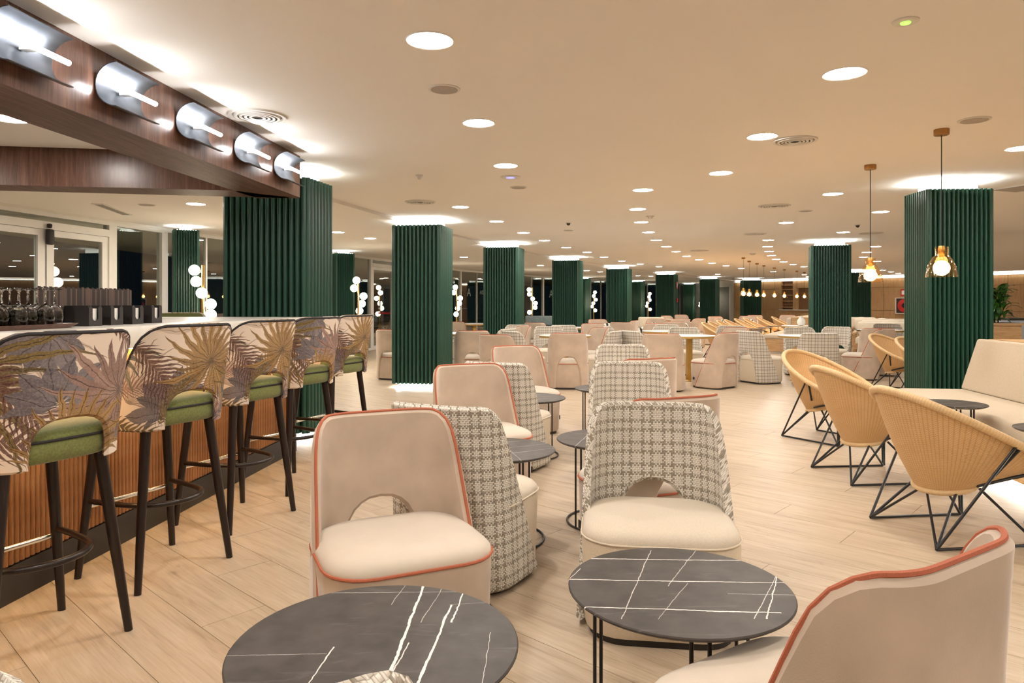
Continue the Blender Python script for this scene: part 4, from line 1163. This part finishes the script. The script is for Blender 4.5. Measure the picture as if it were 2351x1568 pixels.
def sign(loc, rz, w, h, lab, n=2):
    r = thing('fire_sign', lab, 'sign', loc, rz)
    MB().box(-w/2,w/2,-.008,0,-h/2,h/2).obj('plate', M['red'], r, 0)
    MB().box(-w*.38,-w*.05,-.010,-.008,-h*.3,h*.32).box(w*.06,w*.14,-.010,-.008,-h*.3,h*.3).box(w*.2,w*.36,-.010,-.008,-h*.1,h*.25).obj('pictogram', M['signwhite'], r, 0)
    return r
sign(on_wall(9.5,1.70,-.02), rzw, .42, .3, 'red fire hose sign above the hose cabinet')
cE = Vector((5.80,28.1)) + Matrix.Rotation(D(-24),2) @ Vector((.55,-.04))
rE = D(-24)
sp1 = Vector((5.80,28.1)) + Matrix.Rotation(rE,2) @ Vector((.785,.30))
sign((sp1.x,sp1.y,1.95), rE+PI/2, .22, .28, 'red fire sign high on the fifth window-side column')
fc = tag(MB().box(-.05,.05,-.04,0,-.08,.08).obj('call_point', M['red'], None, 20, .006), 'small red fire call point below the sign on the fifth column', 'alarm'); fc.location = (sp1.x,sp1.y,1.35); fc.rotation_euler = (0,0,rE+PI/2)

# glass decals (mirrored lettering on the facade)
def decal(txt, A, B, t, z, size, lab):
    A = Vector(A); B = Vector(B); d = (B-A).normalized(); p = A+d*t
    cu = bpy.data.curves.new('glass_lettering', 'FONT'); cu.body = txt; cu.size = size; cu.extrude = .001
    o = bpy.data.objects.new('glass_lettering', cu); C.objects.link(o); cu.materials.append(M['decal'])
    nr = Vector((d.y,-d.x)); o.location = (p.x+nr.x*.02, p.y+nr.y*.02, z)
    o.rotation_euler = (PI/2,0,math.atan2(d.y,d.x)); o.scale = (-1,1,1)
    bpy.context.view_layer.update()
    me = bpy.data.meshes.new_from_object(o.evaluated_get(bpy.context.evaluated_depsgraph_get()))
    q = link('glass_lettering', me, None); q.matrix_world = o.matrix_world.copy(); bpy.data.objects.remove(o)
    if not me.materials: me.materials.append(M['decal'])
    tag(q, lab, 'lettering')
decal('AVEZA', (-1.9,25.4), (1.4,31.8), 2.05, 1.58, .20, 'small mirrored pale lettering on the glass right of the nearest column')
decal('A', (-1.9,25.4), (1.4,31.8), .75, 1.5, .42, 'large pale glyph on the glass beside the mirrored lettering')
decal('A', (1.4,31.8), (5.2,37.6), .9, 1.5, .5, 'large pale glyph on the glass right of the second column')

# ================================================================== lamps
# recessed ceiling downlights
tm = MB().lathe([(.104,-.004),(.112,-.006),(.116,0),(.104,0)], 36, cap0=False, cap1=False).mesh('trim_ring', M['white'], 40)
dm_ = MB().add([(.104*math.cos(-2*PI*i/32), .104*math.sin(-2*PI*i/32), -.0035) for i in range(32)], [tuple(range(32))]).mesh('diffuser', M['downlight'], 0)
def downlight(x, y, label, z=CEIL, group='recessed ceiling downlights'):
    r = thing('downlight', label, 'ceiling light', (x,y,z), 0, group)
    link('trim_ring', tm, r); link('diffuser', dm_, r)
def px2c(px, py, z=CEIL):
    dd = 1600*(z-1.25)/(695-py); return ((px-1175.5)/1600*dd, dd)
rows_ = {
 'the row from the bar towards the columns': [(987,92),(1099,282),(1161,380)],
 'the curved row in front of the column row': [(1057,475),(1140,508),(1202,534),(1250,552),(1300,568),(1348,579),(1387,590),(1428,599),(1470,606),(1513,612)],
 'the middle row of the ceiling': [(1476,436),(1464,480),(1472,510),(1489,533),(1507,551),(1530,566),(1552,577.5),(1576,588),(1605,596),(1635,604),(1667,610),(1702,616)],
 'the row over the rattan chairs': [(1939,168),(1750,313),(1655,397)],
 'the right-hand row': [(1912,445),(1805,511),(1764,551),(1762,566),(1766,577),(1771,586.5),(1782,595),(1799,601),(1821,607),(1846,612)],
 'the row beside the bench column': [(2345,340),(2022,486),(1936,533)],
 'the row behind the hanging lamps': [(2010,566),(1990,579),(1983,590),(2027,620),(2046,624)],
 'the window-side strip': [(450,468),(776,533),(850,547),(1065,590),(1241,609.5),(1347,621),(1378,624),(1465,633),(1494,634)],
}
for nm, L in rows_.items():
    low = 'window' in nm
    for k, (a,b) in enumerate(L):
        z = CEIL-.045 if low else CEIL
        x, y = px2c(a,b,z)
        downlight(x, y, 'recessed downlight, %s from the viewer in %s' % (ORD[k], nm), z)
for k, (x,y) in enumerate(((4.6,2.4),(4.9,5.0),(7.2,5.2),(7.0,7.6),(9.4,7.8),(9.2,10.5),(12,12),(12.2,9),(14.5,14.5),(15,18),(12.5,16),(11,21),(14,23),(17,21),(16,26),(10.5,28),(13,31),(9,30.5),(7.4,3.0),(14.2,33.4),(16.4,29.6))):  # added to fill the unlit right side; last two brighten the oak wall
    downlight(x, y, 'round recessed downlight added on the right side of the room, number %s outwards' % ORD[k])
for k, (x,y) in enumerate(((-.7,1.75),(1.6,1.6),(3.9,.2),(-.9,.1),(1.5,-.4),(-.9,-1.8),(1.5,-2.4),(3.9,-2.0),(6.6,-1.2),(6.6,1.0))):
    downlight(x, y, 'round recessed downlight above the viewer, %s' % ORD[k])
for k, (x,y) in enumerate(((-3.24,4.5),(-3.5,2.4),(-4.6,3.6))):
    downlight(x, y, 'small recessed light inside the bar canopy, %s' % ORD[k], 2.44)
for k, (x,y) in enumerate(((-5.6,6.2),(-7.2,5.6))):
    downlight(x, y, 'round recessed downlight beyond the bar, %s' % ORD[k], CEIL)
for k, (x,y) in enumerate(((-5.3,6.9),(-6.6,7.2),(-3.45,10.9),(-4.3,12.9),(-3.9,11.8))):  # unseen downlights added to brighten the window side behind the bar
    downlight(x, y, 'added unseen downlight behind the bar, %s' % ORD[k], CEIL-.045)

# round vents, speakers and small ceiling fittings
def vent(px, py, r, lab, z=CEIL):
    x, y = px2c(px,py,z); o = thing('round_vent', lab, 'vent', (x,y,z))
    MB().lathe([(r,0),(r*.98,-.012),(r*.86,-.010),(r*.84,-.001)],40,cap0=False,cap1=False).obj('outer_ring', M['vent'], o, 50)
    MB().lathe([(r*.84,0),(r*.84,-.0012)],40).obj('backing', M['ventdark'], o, 0)
    for q in (.70,.54,.38,.22): MB().lathe([(r*q,-.002),(r*(q+.09),-.004),(r*(q+.06),-.016),(r*(q-.03),-.014)],32,cap0=False,cap1=False).obj('louvre_ring', M['vent'], o, 50)
vent(591,266,.19,'round louvred air vent next to the bar beam lamps'); vent(1825,322,.165,'round louvred air vent beside a downlight on the right')
vent(1778,472,.20,'flat round air vent above the far right chairs'); vent(965,463,.19,'thin round vent above the nearest slatted column'); vent(1733,537,.20,'far round vent above the rattan row')
vent(1605,575,.22,'far round vent above the middle of the lounge'); vent(2000,535,.20,'round vent left of the bench column')
def disc(px, py, r, lab, name='ceiling_speaker', cat='speaker', mt='speaker', z=CEIL):
    x, y = px2c(px,py,z); o = thing(name, lab, cat, (x,y,z))
    MB().lathe([(r,0),(r*.99,-.006),(r*.84,-.007)],36,cap0=False,cap1=False).obj('rim', M['vent'], o, 50)
    MB().lathe([(r*.85,-.003),(r*.84,-.008)],36).obj('grille', M[mt], o, 0)
    return o
disc(1020,204,.085*1.1,'round ceiling speaker between the first two downlights'); disc(2237,275,.10,'round ceiling speaker right of the nearest hanging lamp'); disc(1190,430,.09,'round ceiling speaker behind the wireless access point')
disc(1850,484,.09,'small ceiling speaker above the right slatted column'); disc(1305,528+.5,.09,'small ceiling speaker above the second slatted column'); disc(337,470,.10,'round ceiling speaker on the strip behind the bar',z=CEIL-.045)
ap = disc(1172,406,.10,'white wireless access point with blue light on the ceiling','access_point','access point','vent')
MB().lathe([(.045,-.009),(.045,-.012)],20).obj('indicator', M['blueled'], ap, 0)
el = disc(2079,48,.055,'small ceiling sensor with green light at the top right','emergency_light','sensor','vent')
MB().lathe([(.022,-.008),(.02,-.013)],16).obj('indicator', M['greenled'], el, 0)
def dome(px, py, lab, mt='blackplastic', r=.03):
    x, y = px2c(px,py); o = thing('smoke_detector', lab, 'detector', (x,y,CEIL))
    MB().lathe([(r*1.5,0),(r*1.4,-.012)],20).obj('base', M['vent'], o, 50)
    MB().lathe([(r,-.012),(r*.9,-.03),(r*.4,-.045)],18).obj('dome', M[mt], o, 50)
dome(1305,511,'small black camera dome on the ceiling in the middle'); dome(1493,496,'smoke detector beside the middle row of downlights','vent',.04); dome(1969,516,'small black camera dome left of the bench column'); dome(963,402,'tiny ceiling detector right of the bar column','vent',.025); dome(1728,582,'smoke detector among the far hanging lamps','vent',.06)
sl = thing('slot_vent', 'long slot vent in the ceiling behind the bar', 'vent', (-5.15,9.0,CEIL-.045), D(-78))
MB().box(-.55,.55,-.07,.07,-.008,0).obj('frame', M['vent'], sl, 0); MB().box(-.5,.5,-.045,.045,-.010,-.006).obj('slot', M['ventdark'], sl, 0)
gv = thing('square_vent', 'grey square ceiling grille at the right edge', 'vent', (*px2c(2345,431),CEIL), D(20))
MB().box(-.2,.2,-.2,.2,-.010,0).obj('frame', M['vent'], gv, 0); MB().box(-.18,.18,-.18,.18,-.013,-.009).obj('grille', M['speaker'], gv, 0)

# pendant lamps
def make_pendant():
    r = thing('pendant_lamp', 'x', 'pendant lamp')
    MB().lathe([(.05,0),(.05,-.038),(.046,-.042)],28).obj('ceiling_cap', M['bronze'], r, 40)
    MB().tube([(0,0,-.04),(0,0,-.84)], .0035, 8).obj('cable', M['wire'], r)
    MB().lathe([(.018,-.84),(.022,-.86),(.022,-.905),(.015,-.92)],16).obj('socket', M['brass'], r, 40)
    MB().lathe([(.040,-.845),(.043,-.85),(.043,-.905),(.066,-.935),(.088,-.98),(.099,-1.03),(.103,-1.065),(.100,-1.065),(.095,-1.03),(.085,-.982),(.063,-.938),(.040,-.908),(.040,-.85)],36,cap0=False,cap1=False).obj('glass_shade', M['shade'], r, 60)
    MB().sphere((0,0,-1.0),.055,14,9).obj('bulb', M['bulb'], r, 180)
    return Proto(r)
pend = make_pendant(); PG = 'hanging glass lamps'
pend.place((3.10,5.03,CEIL), 0, 'hanging amber glass lamp in front of the bench column', PG)
pend.place((3.255,6.33,CEIL), .5, 'hanging amber glass lamp left of the bench column', PG)
for k, (x,y) in enumerate(((6.41,19.3),(7.08,20.8),(7.77,22.1),(8.42,23.3),(9.34,24.8),(10.2,26.1),(11.2,27.4),(12.0,28.6))):
    pend.place((x,y,CEIL), .3*k, 'far hanging glass lamp, %s from the left in its line' % ORD[k], 'far line of hanging glass lamps')

# globe floor lamps
def globe_lamp(x, y, rz, lab):
    r = thing('globe_lamp', lab, 'floor lamp', (x,y,0), rz, 'brass globe floor lamps')
    MB().lathe([(.17,0),(.17,.02),(.16,.026)],32).obj('base', M['brass'], r, 40)
    MB().tube([(0,0,.02),(0,0,1.80)], .024, 12).obj('pole', M['brass'], r, 60)
    for (dx,dy,z) in ((-.115,-.03,1.725),(-.115,.03,1.56),(.03,-.115,1.39),(.12,-.02,1.23),(.10,.03,1.075),(-.10,-.05,.90)):
        g_ = MB().sphere((dx,dy,z),.078,14 if y < 16 else 9,9 if y < 16 else 6).obj('globe', M['globe'], r, 180)
        MB().tube([(0,0,z),(dx*.5,dy*.5,z)], .012, 8).obj('arm', M['brass'], g_)
for k, (x,y,rz) in enumerate(((-4.52,10.2,0),(-3.30,14.95,D(70)),(-1.70,21.4,D(60)),(.74,25.4,D(-10)),(3.75,32.0,D(100)),(7.2,36.8,D(110)),(11.3,41.6,D(110)))):
    globe_lamp(x,y,rz,'brass floor lamp with glowing glass globes by the window, %s from the left' % ORD[k])
